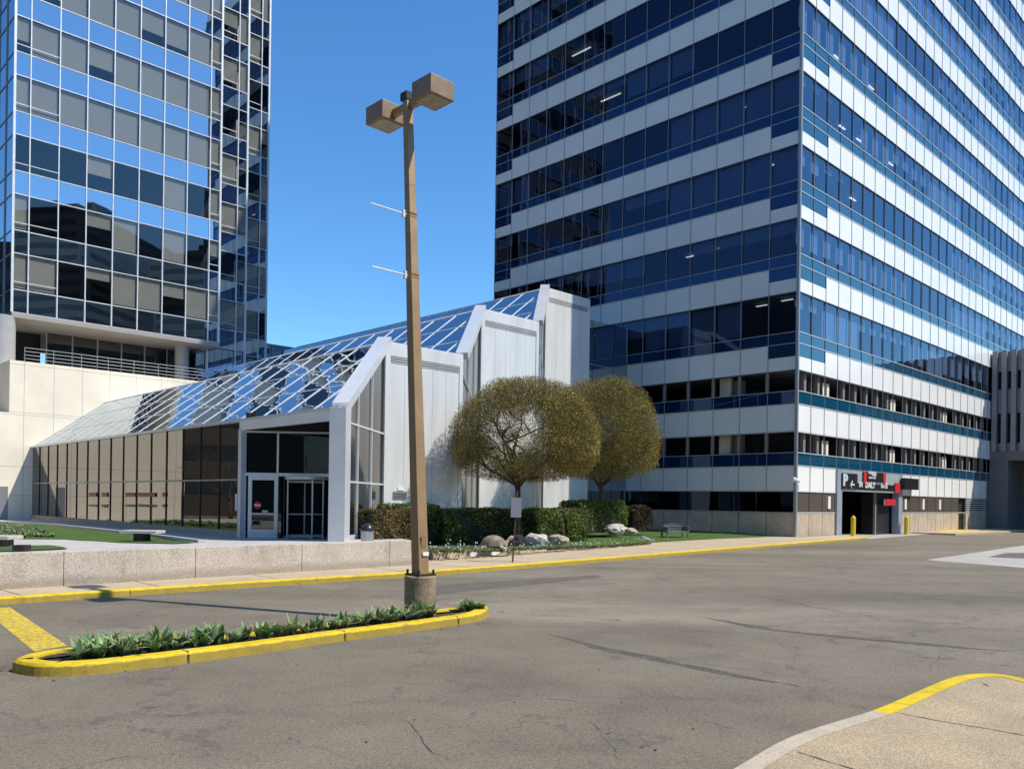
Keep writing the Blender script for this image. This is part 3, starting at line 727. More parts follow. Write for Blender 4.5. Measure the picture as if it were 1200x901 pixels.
def textmesh(s, size, fr, u, v, z, mt, parent, name='lettering', flip=1, bold=0.0, sx=1, out=.004):
    cu=bpy.data.curves.new(name,'FONT'); cu.body=s; cu.size=size; cu.extrude=.004; cu.offset=bold; cu.resolution_u=3
    ob=bpy.data.objects.new(name,cu); link(ob); dg=bpy.context.evaluated_depsgraph_get(); dg.update()
    me=bpy.data.meshes.new_from_object(ob.evaluated_get(dg)); bpy.data.objects.remove(ob)
    X=fr.u*flip; Nn=-fr.v
    vs=[fr(u,v,z)+X*(p.co.x*sx)+Vector((0,0,1))*p.co.y+Nn*(p.co.z+out) for p in me.vertices]
    for p,c in zip(me.vertices,vs): p.co=c
    me.materials.clear(); me.materials.append(mt); o=bpy.data.objects.new(name,me); link(o)
    if parent is not None:
        o.parent=parent; par=parent if parent.type=='EMPTY' else parent.parent
        if par is not None: me.transform(Matrix.Translation(-Vector(par.location)))
    return o
# signs
def uz(px,py):  # point on the sunlit facade plane
    u=along(Vector((K.x,K.y)),R,px,py); p=fr(u,0,0); x,s=ray(px,py); return u, H+s*p.y
def sign(name,label,x0,y0,x1,y1,mt,v=-.2,th=.06):
    u0_,z1_=uz(x0,y0); u1_,z0_=uz(x1,y1)
    e=empty(name,fr((u0_+u1_)/2,v,z0_)); tag(e,label,'sign')
    q=MB(); q.box(fr,u0_,u1_,v,v+th,z0_,z1_); q.build('panel',mt,e); return e,u0_,u1_,z0_,z1_
e,a,b,c,d=sign('parking_sign','black parking sign with a grey letter P and left arrow over the garage entrance',984,554,1001.5,573,M['signblack'])
textmesh('P',(d-c)*1.0,fr,a+.10,-.2,c+(d-c)*.22,M['alu'],e,bold=.06,sx=1.35); textmesh('←',.85,fr,a+1.25,-.2,c+.02,M['signwhite'],e,bold=.02)
e,a,b,c,d=sign('garage_sign','black garage sign flanked by two red ends above the entrance header',1009,552.5,1034,565,M['signblack'])
q=MB(); q.box(fr,a-.05,a+.42,-.24,-.2,c-.12,d+.05); q.build('red_end',M['red'],e); q=MB(); q.box(fr,b-.42,b+.05,-.24,-.2,c-.12,d-.02); q.build('red_end',M['red'],e)
wdt=b-a
textmesh('PARKING',.30,fr,a+wdt*.20,-.21,c+.52,M['signwhite'],e,bold=.006,sx=1.15); textmesh('GARAGE',.2,fr,a+wdt*.36,-.21,d-.26,M['signwhite'],e,bold=.006); textmesh('OPEN  24 HRS',.2,fr,a+wdt*.22,-.21,c+.2,M['signwhite'],e,bold=.006)
e,a,b,c,d=sign('entrance_sign','long black entrance sign with white words directly above the garage opening',1001.8,566,1053,575.5,M['signblack'],v=-.17)
L3=b-a
textmesh('IN',.52,fr,a+L3*.04,-.17,c+.18,M['signwhite'],e,bold=.014,sx=1.1); textmesh('DAILY',.60,fr,a+L3*.17,-.17,c+.14,M['signwhite'],e,bold=.016,sx=1.05); textmesh('RATES',.52,fr,a+L3*.52,-.17,c+.18,M['signwhite'],e,bold=.012,sx=.85)
q=MB(); q.box(fr,b-1.25,b-.12,-.22,-.175,c-.12,d+.2); q.build('red_light',M['red'],e)
e,a,b,c,d=sign('display_sign','blank dark display panel mounted right of the garage entrance',1052.5,560,1069,574,M['signblack'],v=-.5,th=.3)
e,a,b,c,d=sign('clearance_board','dark board with a red strip hanging inside the right of the garage opening',1038,585,1051,592.5,M['signgrey'],v=.1)
q=MB(); q.box(fr,a+.1,b-.1,.06,.095,c+.05,c+.5); q.build('red_strip',M['red'],e)
# yellow bollards
for px,py,lab in ((991,623.5,'yellow bollard with a domed cap left of the garage opening'),(1054,618.5,'yellow bollard against the right jamb of the garage opening')):
    p=fr(ga(px),-.55,.02); h=(23 if px<1000 else 20)*p.y/F
    e=empty('bollard',p); tag(e,lab,'bollard','yellow bollards at the garage entrance'); r=.165
    q=MB(); q.tube([(p.x,p.y,-.05),(p.x,p.y,h),(p.x,p.y,h+.05)],[r,r,r*.7],16); q.build('post',M['bollard'],e)
    q=MB(); q.tube([(p.x,p.y,h+.05),(p.x,p.y,h+.12),(p.x,p.y,h+.15)],[r*.6,r*.5,.02],12); q.build('cap',M['bollard'],e)
# cctv
c=K-R*.25-L*.25; cz=3.55
e=empty('security_camera',(c.x,c.y,cz)); tag(e,'small white security camera on the corner of the office tower','camera')
q=MB(); q.beam((K.x,K.y-.1,cz-.1),(c.x,c.y,cz-.1),.08,.08); q.build('bracket',M['cctv'],e)
q=MB(); q.tube([(c.x-.35,c.y-.1,cz+.3),(c.x+.1,c.y,cz+.1)],.12,10); q.build('housing',M['cctv'],e)
q=MB(); q.tube([(c.x+.0,c.y,cz-.1),(c.x+.0,c.y,cz-.45)],.13,10); q.build('dome',M['cctv'],e)

# ================================================================== LOUVRED ANNEX (far right)
t0=along(Vector((K.x,K.y)),R,1159); A0=Fr(K,R,L)(t0,0,0)
af=Fr(A0,-L,R)   # u towards the camera-right, v inward (away)
za1=D(1160,413,A0.y).z; zb=D(1160,529,A0.y).z; zc=D(1160,540,A0.y).z
an=empty('garage_annex',A0); tag(an,'dark louvred concrete annex with vertical fins at the right end of the tower','building')
q=MB(); q.box(af,.1,30,.6,14,zb,za1-.4); q.build('wall',M['black'],an)
q=MB(); q.box(af,0,30,-.05,14,zc,zb); q.build('lintel_beam',M['annex'],an)
q=MB(); q.box(af,0,1.6,0,1.6,0,zc); q.build('pier',M['annex'],an)
q=MB(); q.box(af,1.6,6,5,5.4,0,zc); q.box(af,1.5,1.6,1.6,6,0,zc); q.build('recess_wall',M['annex'],an)
q=MB(); q.box(af,6,30,9,9.4,0,zc); q.build('opening',M['black'],an)
q=MB(); q.box(af,0,30,.6,14,za1-.4,za1-.1); q.build('roof',M['annex'],an)
i=0; u=.15
while u<13:
    q=MB(); q.box(af,u,u+.42,-.12,.6,zb-.02,za1+.05); q.build('fin',M['annex_fin'],an); u+=.82; i+=1
for k0,k1 in ((0,.08),(.38,.62),(.80,1)):
    u=.57; q=MB()
    while u<13: q.box(af,u+.02,u+.38,.25,.55,zb+(za1-zb)*k0,zb+(za1-zb)*k1); u+=.82
    q.build('infill_panel',M['annex_fin'],an)

# ================================================================== GLASS HALL
d0=30.0; x0_,_=ray(398,560); C0=Vector((x0_*d0,d0,0)); zE=D(398,477,d0).z
def zT(p):   # terrace level
    t=(Vector((p[0],p[1],0))-C0).dot(L); s=min(max(t/7.8,0),1); return .64-.2*s*s*(3-2*s)-.0012*max(t,0)
def S(z): return H+(z-H)*1.2
hall=empty('glass_hall',(C0.x,C0.y,.6)); tag(hall,'low glass entrance hall with stepped sloping mirror glass roof and silver fins','building')
CH=Vector((.1,1,0)).normalized()
pts=[C0]; specs=[(450,541),(562,629.5),(637.5,689)]; A=[];B=[]
cur=C0; zs=[]
ztop=[(454,401.5),(564,363),(638,338)]
for (pa,pb),(zx,zy) in zip(specs,ztop):
    t=along(cur,CH,pa,450); a=cur+CH*(t if cur.x<1 else min(t,6.1)); A.append(a)
    t=along(a,R,pb,450); b=a+R*t; B.append(b); zs.append(D(zx,zy,a.y).z); cur=b
print('HALL',A,B,zs,zE)
TL=40.5
lv=[zE]+zs
# level k slope: from (start) line via P0 at z lv[k] to A[k] at lv[k+1]
starts=[C0,B[0],B[1]]
hg=.0
def hallroof(k):
    s=starts[k]; a=A[k]; z0=lv[k]; z1=lv[k+1]
    T=TL-(s-C0).dot(L)+1
    # width in R of the sloped plane
    rr=(a-s).dot(R); la=(a-s).dot(L)
    pane=1.96
    n=int(T/pane)+1
    # panes between rafters: 3 purlin rows
    q=MB(); rn=random.Random(k+40); nn=Vector((0,0,1))
    slope=(z1-z0)/rr
    def pt(u,r): 
        p=s+L*u+R*r; return Vector((p.x,p.y,z0+slope*r))
    nrm=(Vector((R.x,R.y,slope))).cross(L).normalized()
    if nrm.z<0: nrm=-nrm
    rows_=3
    for i in range(n+3):
        u0=i*pane-3*0; u1=u0+pane
        for j in range(rows_):
            r0=rr*j/rows_; r1=rr*(j+1)/rows_
            # right-hand end follows the fin: u >= la*r/rr
            lo0=la*r0/rr; lo1=la*r1/rr
            a0=max(u0,lo0); a1=max(u0,lo1)
            if u1<=lo0 and u1<=lo1: continue
            b0=max(u1,lo0); b1=max(u1,lo1)
            e=[rn.uniform(-.004,.004) for _ in range(4)]
            q.quad(pt(a0,r0)+nrm*e[0],pt(b0,r0)+nrm*e[1],pt(b1,r1)+nrm*e[2],pt(a1,r1)+nrm*e[3])
    rg=q.build('roof_glazing',M['roof_glass'],hall,fixn=True)
    for i in range(n+3):
        u=i*pane
        if u>T+pane: break
        # rafter clipped against fin
        rlo=0
        rmax=rr if la<=0 else min(rr, rr*u/la if la>0 else rr)
        if rmax<.3: continue
        q=MB(); q.beam(pt(u,0)+nrm*.008,pt(u,rmax)+nrm*.008,.09,.03,side=L); q.build('rafter',M['alu'],hall)
    q=MB()
    for j in range(0,rows_+1):
        r=rr*j/rows_; q.beam(pt(la*r/rr,r)+nrm*.004,pt(T+pane,r)+nrm*.004,.05 if j in(1,2) else .12,.024 if j in(1,2) else .06,side=Vector((R.x,R.y,slope)))
    q.build('purlin',M['alu'],hall)
    # flat strip / body under upper roof
    ra=(B[k]-A[k]).length
    q=MB(); f=Fr(A[k],L,R); q.box(f,.15,T,0.05,ra-.05,z1-.35,z1-.03); q.build('flat_roof',M['alu_fin'],hall)
for k in range(3): hallroof(k)
# fins (sloping silver beams) and the corner column
cw=.27
f=Fr(C0,CH.cross(Vector((0,0,1))),CH)
q=MB(); q.box(f,-.31,.31,-.31,.31,.3,zE-.02); q.build('corner_column',M['alu_fin'],hall,bevel=.01)
for k in range(3):
    a=starts[k]; b=A[k]
    a3=Vector((a.x,a.y,lv[k]+.0)); b3=Vector((b.x,b.y,lv[k+1]+.05))
    sd_=CH.cross(Vector((0,0,1)))
    q=MB(); q.beam(a3,b3+(b3-a3).normalized()*.1,.6,.36,side=sd_); q.build('sloping_fin',M['alu_fin'],hall,bevel=.01)
# panel boxes
for k in range(3):
    f=Fr(A[k],R,-L); ra=(B[k]-A[k]).length; z1=lv[k+1]; n=5
    q=MB(); q.box(f,0,.28,-.05,.1,.2,z1+.06); q.box(f,ra-.22,ra,-.05,.1,.2,z1+.06); q.box(f,.28,ra-.22,-.05,.1,z1-.55,z1+.06); q.build('panel_frame',M['alu_panel'],hall,bevel=.008)
    for i in range(n):
        w0=.28+(ra-.5)*i/n; w1=.28+(ra-.5)*(i+1)/n
        q=MB(); q.box(f,w0+.008,w1-.008,-.02,.06,.2,z1-.86 if 1 else z1); q.build('metal_panel',M['alu_panel'],hall)
    q=MB(); q.box(f,.2,ra-.2,-.12,-.03,.2,z1-.4); q.build('backing_wall',M['joint'],hall)
    q=MB()
    for j in range(3): q.box(f,.32,ra-.26,-.02,.075,z1-.86+.035+j*.1,z1-.86+.075+j*.1)
    q.build('vent_louvre',M['alu_panel'],hall)
    # return at panel end (towards next chamfer) 
    # body behind
    q=MB(); fb=Fr(A[k],L,R); q.box(fb,.12,TL-(A[k]-C0).dot(L),.1,ra-.02,.3,z1-.36); q.build('inner_wall',M['joint'],hall)
# chamfer glazing
for k in range(3):
    a=starts[k]; b=A[k]; dv=(b-a); ln=dv.length; dn=dv.normalized(); nn=dn.cross(Vector((0,0,1))); 
    f=Fr(a,dn,-nn)  # v inward
    s0=.26 if k==0 else .05
    nseg=3
    for i in range(nseg):
        u0=s0+(ln-s0)*i/nseg; u1=s0+(ln-s0)*(i+1)/nseg
        h0=lv[k]+(lv[k+1]-lv[k])*u0/ln-.15; h1=lv[k]+(lv[k+1]-lv[k])*u1/ln-.15
        q=MB(); q.quad(f(u0,.02,.3),f(u1,.02,.3),f(u1,.02,h1),f(u0,.02,h0)); q.build('side_window',M['hall_glass'],hall)
        if i: 
            q=MB(); q.box(f,u0-.03,u0+.03,-.05,.03,.3,h0); q.build('mullion',M['alu'],hall)
    q=MB()
    for z in (S(2.72),) if k==0 else (): q.box(f,s0,ln,-.04,.03,z-.035,z+.035)
    if k==0:
        q.box(f,s0,ln,-.04,.03,zE-.5,zE-.43); q.box(f,s0,ln,-.03,.05,.2,.8)
    else:
        q.beam(f(s0,-.03,lv[k]-.8),f(ln,-.03,lv[k]-2.4),.05,.05)
    if q.v: q.build('transom',M['alu'],hall)
# long front glass wall
tJ=along(C0,L,284,590); J=C0+L*tJ
fw=Fr(C0,L,R)
pane=1.96; u=tJ+.25; i=0
q=MB(); q.box(fw,tJ+.2,TL,-.08,.3,.2,S(.98)); q.build('base_sill',M['kerb'],hall)
while u<TL:
    u1=min(u+pane,TL)
    e=random.uniform(-.003,.003)
    q=MB(); q.quad(fw(u,e,S(.95)),fw(u1,-e,S(.95)),fw(u1,-e,S(2.78)),fw(u,e,S(2.78))); q.quad(fw(u,-e,S(2.84)),fw(u1,e,S(2.84)),fw(u1,e,zE),fw(u,-e,zE)); q.build('front_window',M['hall_glass'],hall)
    q=MB(); q.box(fw,u-.02,u+.02,-.045,.02,S(.95),zE); q.build('mullion',M['darkmetal'] if i else M['alu'],hall)
    u+=pane; i+=1
q=MB(); q.box(fw,tJ+.2,TL,-.045,.02,S(2.78),S(2.84)); q.build('transom',M['mullion'],hall)
q=MB(); q.box(fw,-.1,TL,-.14,.1,zE-.10,zE+.03); q.build('eave_gutter',M['alu_fin'],hall)
q=MB(); q.hexa([fw(.26,-.08,zE-.10-.36),fw(tJ+.2,-.08,zE-.10-.36),fw(tJ+.2,.05,zE-.46),fw(.26,.05,zE-.46),fw(.26,-.08,zE-.1),fw(tJ+.2,-.08,zE-.1),fw(tJ+.2,.05,zE-.1),fw(.26,.05,zE-.1)]); q.build('header_beam',M['alu_panel'],hall)
# entrance recess: from J along X
zf=zT(J); EX=Vector((1,.06,0)).normalized()
xe=along(J,EX,390,600); fe=Fr(J,EX,Vector((-EX.y,EX.x,0)))
def ue(px): return along(J,EX,px,590)
def ze(py): x,s=ray(340,py); return H+s*(J.y+.2)
q=MB(); q.box(fw,tJ-.02,tJ+.25,-.1,.15,zf-.1,zE-.4); q.build('portal_jamb',M['alu_fin'],hall)
q=MB(); q.box(fe,.1,xe+1.0,-.02,.04,ze(506),zE+.3); q.build('upper_glass',M['black'],hall)
zh=ze(557.5); ztr=ze(507)
q=MB(); q.box(fe,.12,xe,-.06,.06,zh-.02,zh+.11); q.build('door_head',M['alu_fin'],hall)
q=MB(); q.box(fe,.12,xe,-.05,.05,ztr-.03,ztr+.04); q.box(fe,ue(325)-.04,ue(325)+.04,-.05,.05,zh+.1,ztr); q.build('transom',M['alu'],hall)
for a_,b_ in ((290,325),(325,389)):
    q=MB(); q.quad(fe(ue(a_),.0,zh+.1),fe(ue(b_),.0,zh+.1),fe(ue(b_),.0,ztr),fe(ue(a_),.0,ztr)); q.build('transom_window',M['door_glass'],hall)
q=MB(); q.box(fe,-.3,xe+.6,-.8,.3,zf-.25,zf+.01); q.build('threshold',M['paver'],hall)
# swing door
a_,b_=ue(291),ue(326); 
q=MB(); q.box(fe,a_,a_+.16,-.07,.03,zf,zh); q.box(fe,b_-.16,b_,-.07,.03,zf,zh); q.box(fe,a_+.16,b_-.16,-.07,.03,zh-.2,zh); q.box(fe,a_+.16,b_-.16,-.07,.03,zf+.01,zf+.38)
dr=q.build('door',M['alu_fin'],hall,bevel=.006)
q=MB(); q.quad(fe(a_+.16,-.02,zf+.38),fe(b_-.16,-.02,zf+.38),fe(b_-.16,-.02,zh-.2),fe(a_+.16,-.02,zh-.2)); q.build('pane',M['door_glass'],dr)
q=MB(); q.box(fe,a_+.16,b_-.16,-.12,-.06,zf+1.02,zf+1.09); q.build('push_bar',M['steel'],dr)
q=MB(); cc=fe(a_+.40,-.035,zf+1.42); n=20
q.poly([cc+fe.u*(.16*math.cos(2*math.pi*i/n))+Vector((0,0,.16*math.sin(2*math.pi*i/n))) for i in range(n)]); q.build('round_sticker',M['red'],dr)
q=MB(); q.box(fe,a_+.28,a_+.52,-.045,-.04,zf+1.39,zf+1.45); q.build('sticker_text',M['signwhite'],dr)
q=MB(); q.box(fe,a_+.60,a_+.82,-.045,-.03,zf+1.12,zf+1.2); q.build('notice',M['signwhite'],dr)
# revolving door drum
ra_,rb_=ue(329),ue(388); cx=(ra_+rb_)/2; rad=(rb_-ra_)/2-.02
c3=fe(cx,rad*.55,0)
def dp(an,r=rad): return c3+fe.u*(r*math.cos(an))+fe.v*(r*math.sin(an))
q=MB()
for i in range(24):
    a1=math.pi+math.pi*i/24; a2=math.pi+math.pi*(i+1)/24
    for z0,z1,rr_ in ((zh-.16,zh-.02,rad),):
        q.hexa([dp(a1,rr_-.05)+Vector((0,0,z0)),dp(a2,rr_-.05)+Vector((0,0,z0)),dp(a2,rr_)+Vector((0,0,z0)),dp(a1,rr_)+Vector((0,0,z0)),dp(a1,rr_-.05)+Vector((0,0,z1)),dp(a2,rr_-.05)+Vector((0,0,z1)),dp(a2,rr_)+Vector((0,0,z1)),dp(a1,rr_)+Vector((0,0,z1))])
rv=q.build('revolving_door',M['alu'],hall)
for an_ in (math.pi*1.02,math.pi*1.24,math.pi*1.76,math.pi*1.98):
    p=dp(an_,rad-.02); q=MB(); q.tube([p+Vector((0,0,zf)),p+Vector((0,0,zh-.02))],.035,8); q.build('post',M['alu'],rv)
for rng in ((1.02,1.24),(1.76,1.98)):
    q=MB()
    for i in range(6):
        a1=math.pi*(rng[0]+(rng[1]-rng[0])*i/6); a2=math.pi*(rng[0]+(rng[1]-rng[0])*(i+1)/6)
        q.quad(dp(a1,rad-.02)+Vector((0,0,zf+.1)),dp(a2,rad-.02)+Vector((0,0,zf+.1)),dp(a2,rad-.02)+Vector((0,0,zh-.15)),dp(a1,rad-.02)+Vector((0,0,zh-.15)))
    q.build('curved_glass',M['door_glass'],rv,smooth=True)
for an_ in (.35,.35+math.pi/2,.35+math.pi,.35+math.pi*1.5):
    e1=dp(an_,rad-.08); q=MB()
    q.beam(e1+Vector((0,0,zf+.02)),e1+Vector((0,0,zh-.18)),.06,.06); q.beam(c3+Vector((0,0,zf+.1)),e1+Vector((0,0,zf+.1)),.04,.14); q.beam(c3+Vector((0,0,zh-.24)),e1+Vector((0,0,zh-.24)),.04,.1); q.beam(c3+Vector((0,0,zf+1.05)),e1+Vector((0,0,zf+1.05)),.03,.05)
    q.build('wing',M['alu'],rv)
q=MB(); q.box(fe,.1,xe+.9,rad*1.6,rad*1.6+.05,zf,zh+.1); q.build('inner_wall',M['black'],hall)
q=MB(); q.quad(fe(ue(326),.02,zf),fe(ue(329.5),.02,zf),fe(ue(329.5),.02,zh),fe(ue(326),.02,zh)); q.build('side_light',M['door_glass'],hall)
# small intercom on the jamb
q=MB(); q.box(fw,tJ+.32,tJ+.42,-.12,-.05,S(1.7),S(2.3)); q.build('intercom',M['signwhite'],hall)
# decals on the long wall: red bars over black glyphs
for px0,px1 in ((105,114),(120,126.5),(148,159.5),(162,183),(191.5,195.5)):
    u_a=along(C0,L,px1,580); u_b=along(C0,L,px0,580); um=(u_a+u_b)/2; yy=C0.y+L.y*um
    zc_=D(px0,579.3,yy).z; hh=4.6*yy/F
    q=MB(); q.quad(fw(u_a,-.055,zc_-hh/2),fw(u_b,-.055,zc_-hh/2),fw(u_b,-.055,zc_+hh/2),fw(u_a,-.055,zc_+hh/2)); dc=q.build('decal',M['red'],hall)
    q=MB(); n=max(1,int((u_b-u_a)/.22))
    for i in range(n*2):
        w0=u_a+(u_b-u_a)*(i+.3)/(n*2); q.box(fw,w0,w0+.03,-.06,-.0585,zc_-hh*.25,zc_+hh*.25)
    q.build('decal_text',M['sign_grey'],dc)
    z2=D(px0,593,yy).z; q=MB(); m_=max(2,int((u_b-u_a)/.22)*2 if u_b-u_a>1 else 2)
    for i in range(m_):
        cu_=u_a+(u_b-u_a)*(i+.5)/m_; rr_=min(.14,(u_b-u_a)/m_*.42)
        q.poly([fw(cu_+rr_*math.cos(t*math.pi/5),-.055,z2+rr_*.7*math.sin(t*math.pi/5)) for t in range(10)])
    q.box(fw,u_a,u_b,-.056,-.0545,z2+.04,z2+.1); q.build('decal_glyphs',M['signblack'],dc)
# plaque and notices on panel 1
f=Fr(A[0],R,-L)
def up1(px,py):
    u_=along(A[0],R,px,py); p=f(u_,0,0); x,s=ray(px,py); return u_,H+s*p.y
for nme,(xa,ya,xb,yb),mt in (('plaque',(459.5,575.5,475,584.5),M['sign_grey']),('notice',(465,570.5,471.5,574.5),M['signwhite']),('notice',(465,590,471.5,594.5),M['signwhite'])):
    ua,z1=up1(xa,ya); ub,z0=up1(xb,yb); e=MB(); e.box(f,ua,ub,.075,.10,z0,z1)
    o=e.build(nme,mt,hall)
    if nme=='plaque':
        q=MB()
        for r_ in range(2): 
            for c_ in range(7): q.box(f,ua+.05+c_*(ub-ua-.1)/7,ua+.02+(c_+1)*(ub-ua-.1)/7,.101,.103,z0+.06+r_*.11,z0+.12+r_*.11)
        q.build('plaque_lettering',M['signblack'],o)
# link between hall and tower
e3=B[2]; q=MB(); f=Fr(e3,R,-L); le=(Vector((6.45,64.3,0))-e3).dot(R); lk=empty('glass_link',(e3.x,e3.y,0)); tag(lk,'narrow dark glazed link between the silver hall and the office tower','building')
q.box(f,.05,le,-12,-.9,0,lv[3]-1.0); q.build('wall',M['side_mirror'],lk)
q=MB()
for u_ in (.5,le-.1): q.box(f,u_-.04,u_+.04,-.96,-.86,0,lv[3]-1.0)
for z in (1,3.2,5.4,7.6,9.8,12): q.box(f,.54,le-.14,-.95,-.87,z,z+.07)
q.build('mullion',M['mullion'],lk)

# ================================================================== BEIGE PODIUM WALL
q0=C0+L*along(C0,L,38,560); pw=Fr(q0,R,L)
pod=empty('podium_building',(q0.x,q0.y,.6)); tag(pod,'beige stone podium wall with railing on top under the glass tower','building')
uL=along(q0,R,11.5,430); EXT=-10.5; zP=D(11.5,421.5,q0.y+R.y*uL).z; zP2=D(5,483,q0.y+R.y*uL).z
print('POD',q0,uL,zP,zP2)
q=MB(); q.box(pw,uL,26,0,9,-.1,zP); q.box(pw,EXT,uL,0,9,-.1,zP2); q.build('wall',M['beige'],pod)
q=MB()
pu=[along(q0,R,x,480) for x in (28,63,96,129,159,186,208)]
st=pu[1]-pu[0]
for i in range(-6,12):
    u_=pu[0]+st*i
    if u_<EXT+.1: continue
    q.box(pw,u_-.012,u_+.012,-.004,.0,0,(zP if u_>uL else zP2)-.02)
for z in (D(28,547,q0.y).z,D(28,487,q0.y).z, (zP2+.05), D(28,547,q0.y).z-2.0, zP-.25): q.box(pw,(EXT+.05 if z<zP2-.1 else uL+.01),26,-.003,.0,z-.012,z+.012)
q.build('panel_joints',M['soffit'],pod)
q=MB(); u_=along(q0,R,-3,590); u2_=along(q0,R,9,590); q.box(pw,u_,u2_,-.03,.0,.4,D(5,570,q0.y).z); q.build('door',M['sign_grey'],pod)
# railing
q=MB(); u=pw; zr=zP
ur=along(q0,R,30,430); 
for h_ in (.25,.5,.75,1.0): q.tube([pw(ur,.3,zr+h_),pw(19,.3,zr+h_)],.022,5)
rl=q.build('railing',M['mullion'],pod)
uu=ur
while uu<19:
    q=MB(); q.tube([pw(uu,.3,zr),pw(uu,.3,zr+1.0)],.028,6); q.build('baluster',M['mullion'],rl); uu+=st/1.0*.98
# ================================================================== GLASS TOWER (left)
SB=3.6
gp=q0+L*SB; tU=along(gp,R,13.5,365); G=gp+R*tU; gf=Fr(G,R,L)
zS=D(13.5,365.5,G.y).z
gt=empty('glass_tower',(G.x,G.y,zP)); tag(gt,'dark mirrored glass tower with white grid mullions raised on columns','building')
def gu(px,v=0,py=200): 
    o=G+L*v; return along(o,R,px,py)
vb=[0]+[gu(x) for x in (34.5,68,101,133,163,192,219,246)]+[gu(258.5)]
# regularise
fb=(vb[8]-vb[1])/7; vb=[0]+[vb[1]+fb*i for i in range(8)]+[vb[9]]
ST=68.9/F*(G+R*vb[1]).y
NF=15; GT=zS+NF*ST
print('GT',G,zS,ST,vb,GT)
gw=[]; 
def gblock(u0,lines,v,z0,nf,ends=True,lastthin=(0,1,8)):
    """one stepped block of the tower: lines = mullion u positions"""
    frb=Fr(G+L*v,R,L)
    for j,u_ in enumerate(lines):
        thick=.16 if j in(0,len(lines)-1) else .075
        q=MB(); q.box(frb,u_-thick/2,u_+thick/2,-.09,.04,z0,GT); q.build('mullion',M['alu'],gt)
    for k in range(nf):
        zb=GT-(k+1)*ST
        if zb<z0-.1: break
        q=MB(); q.box(frb,lines[0]+.08,lines[-1]-.08,-.06,.03,zb-.03,zb+.03); q.box(frb,lines[0]+.08,lines[-1]-.08,-.06,.03,zb+.39*ST-.03,zb+.39*ST+.03)
        for j in range(len(lines)-1):
            if j in lastthin: q.box(frb,lines[j]+.05,lines[j+1]-.05,-.05,.03,zb+.52*ST-.025,zb+.52*ST+.025)
        q.build('window_rail',M['alu'],gt)
        sp=MB(); bl=MB(); rb=random.Random(k*13+int(v*10)); 
        base=rb.random()
        for j in range(len(lines)-1):
            a_,b_=lines[j]+.03,lines[j+1]-.03; e1=rb.uniform(-.006,.006); e2=rb.uniform(-.006,.006)
            sp.quad(frb(a_,e1,zb+.03),frb(b_,-e1,zb+.03),frb(b_,-e1+e2,zb+.39*ST-.03),frb(a_,e1+e2,zb+.39*ST-.03))
            gw.append((frb,a_,b_,zb+.39*ST+.03,zb+ST-.03,M['vision_grey'],.0))
            r_=rb.random()
            rowf=(.7,.45,.6,.75,.08,.5,.7,.25)[(k+int(v))%8]; dd = .97 if r_<rowf else (rb.uniform(.3,.85) if r_<rowf+.2 else 0)
            pass
            if dd: bl.quad(frb(a_+.05,.12,zb+ST-.05-.58*ST*dd),frb(b_-.05,.12,zb+ST-.05-.58*ST*dd),frb(b_-.05,.12,zb+ST-.05),frb(a_+.05,.12,zb+ST-.05))
        sp.build('spandrel_glass',M['spandrel_mirror'],gt)
        if bl.v: bl.build('window_blinds',M['blind'],gt)['kind']='stuff'
        q=MB(); q.box(frb,lines[0]+.05,lines[-1]-.05,.25,5,zb+.0,zb+.3*ST); q.build('floor_slab',M['black'],gt)
    q=MB(); q.box(frb,lines[0]+.1,lines[-1]-.1,2.2,2.4,z0,GT); q.build('back_wall',M['black'],gt)
gblock(0,vb,0,zS,NF)
S1=2.2; uA=vb[-1]; l2=[uA-.0,gu(278.5,S1),gu(289.5,S1)]
gblock(0,l2,S1,zP+.2,NF+3,lastthin=(0,))
S2=4.4; l3=[l2[-1],gu(305,S2),gu(314,S2)]
gblock(0,l3,S2,zP+.2,NF+3,lastthin=(0,))
add_windows(gw,gt)
# left return face along L
fl_=Fr(G,L,R)
q=MB(); q.quad(fl_(.1,0,zS),fl_(20,0,zS),fl_(20,0,GT),fl_(.1,0,GT)); q.build('side_glazing',M['side_mirror'],gt)
q=MB()
for k in range(NF+1):
    zb=zS+k*ST; q.box(fl_,.1,20,-.05,.02,zb-.03,zb+.03); q.box(fl_,.1,20,-.05,.02,zb+.39*ST-.02,zb+.39*ST+.02)
q.build('side_rail',M['mullion'],gt)
for i in range(1,10):
    q=MB(); q.box(fl_,i*2.2-.04,i*2.2+.04,-.07,.02,zS,GT); q.build('side_mullion',M['mullion'],gt)
# rear body
q=MB(); q.box(gf,.15,vb[-1]-.1,2.5,18,zS+.05,GT); q.box(gf,vb[-1]-.05,l3[-1]-.1,S2+2.5,18,zP,GT); q.box(gf,0,l3[-1],.5,18,GT,GT+.6); q.build('rear_wall',M['black'],gt)
q=MB(); q.box(gf,l3[-1]-.1,l3[-1],S2,18,zP,GT); q.build('end_wall',M['side_mirror'],gt)
# soffit
q=MB(); q.box(gf,-.02,vb[-1]+.08,-.1,14,zS-.35,zS-.02); q.build('soffit',M['soffit'],gt)
# columns under soffit
for px,v_,zb_ in ((213,2.4,zP),(0,.6,zP2)):
    o_=G+L*v_; u_=along(o_,R,px,430); p=gf(u_,v_,0)
    rr_=.58 if px>100 else .95
    q=MB(); q.tube([(p.x,p.y,zb_-.2),(p.x,p.y,zS-.3)],rr_,24,cap=False); q.build('column',M['column'],gt,smooth=True)
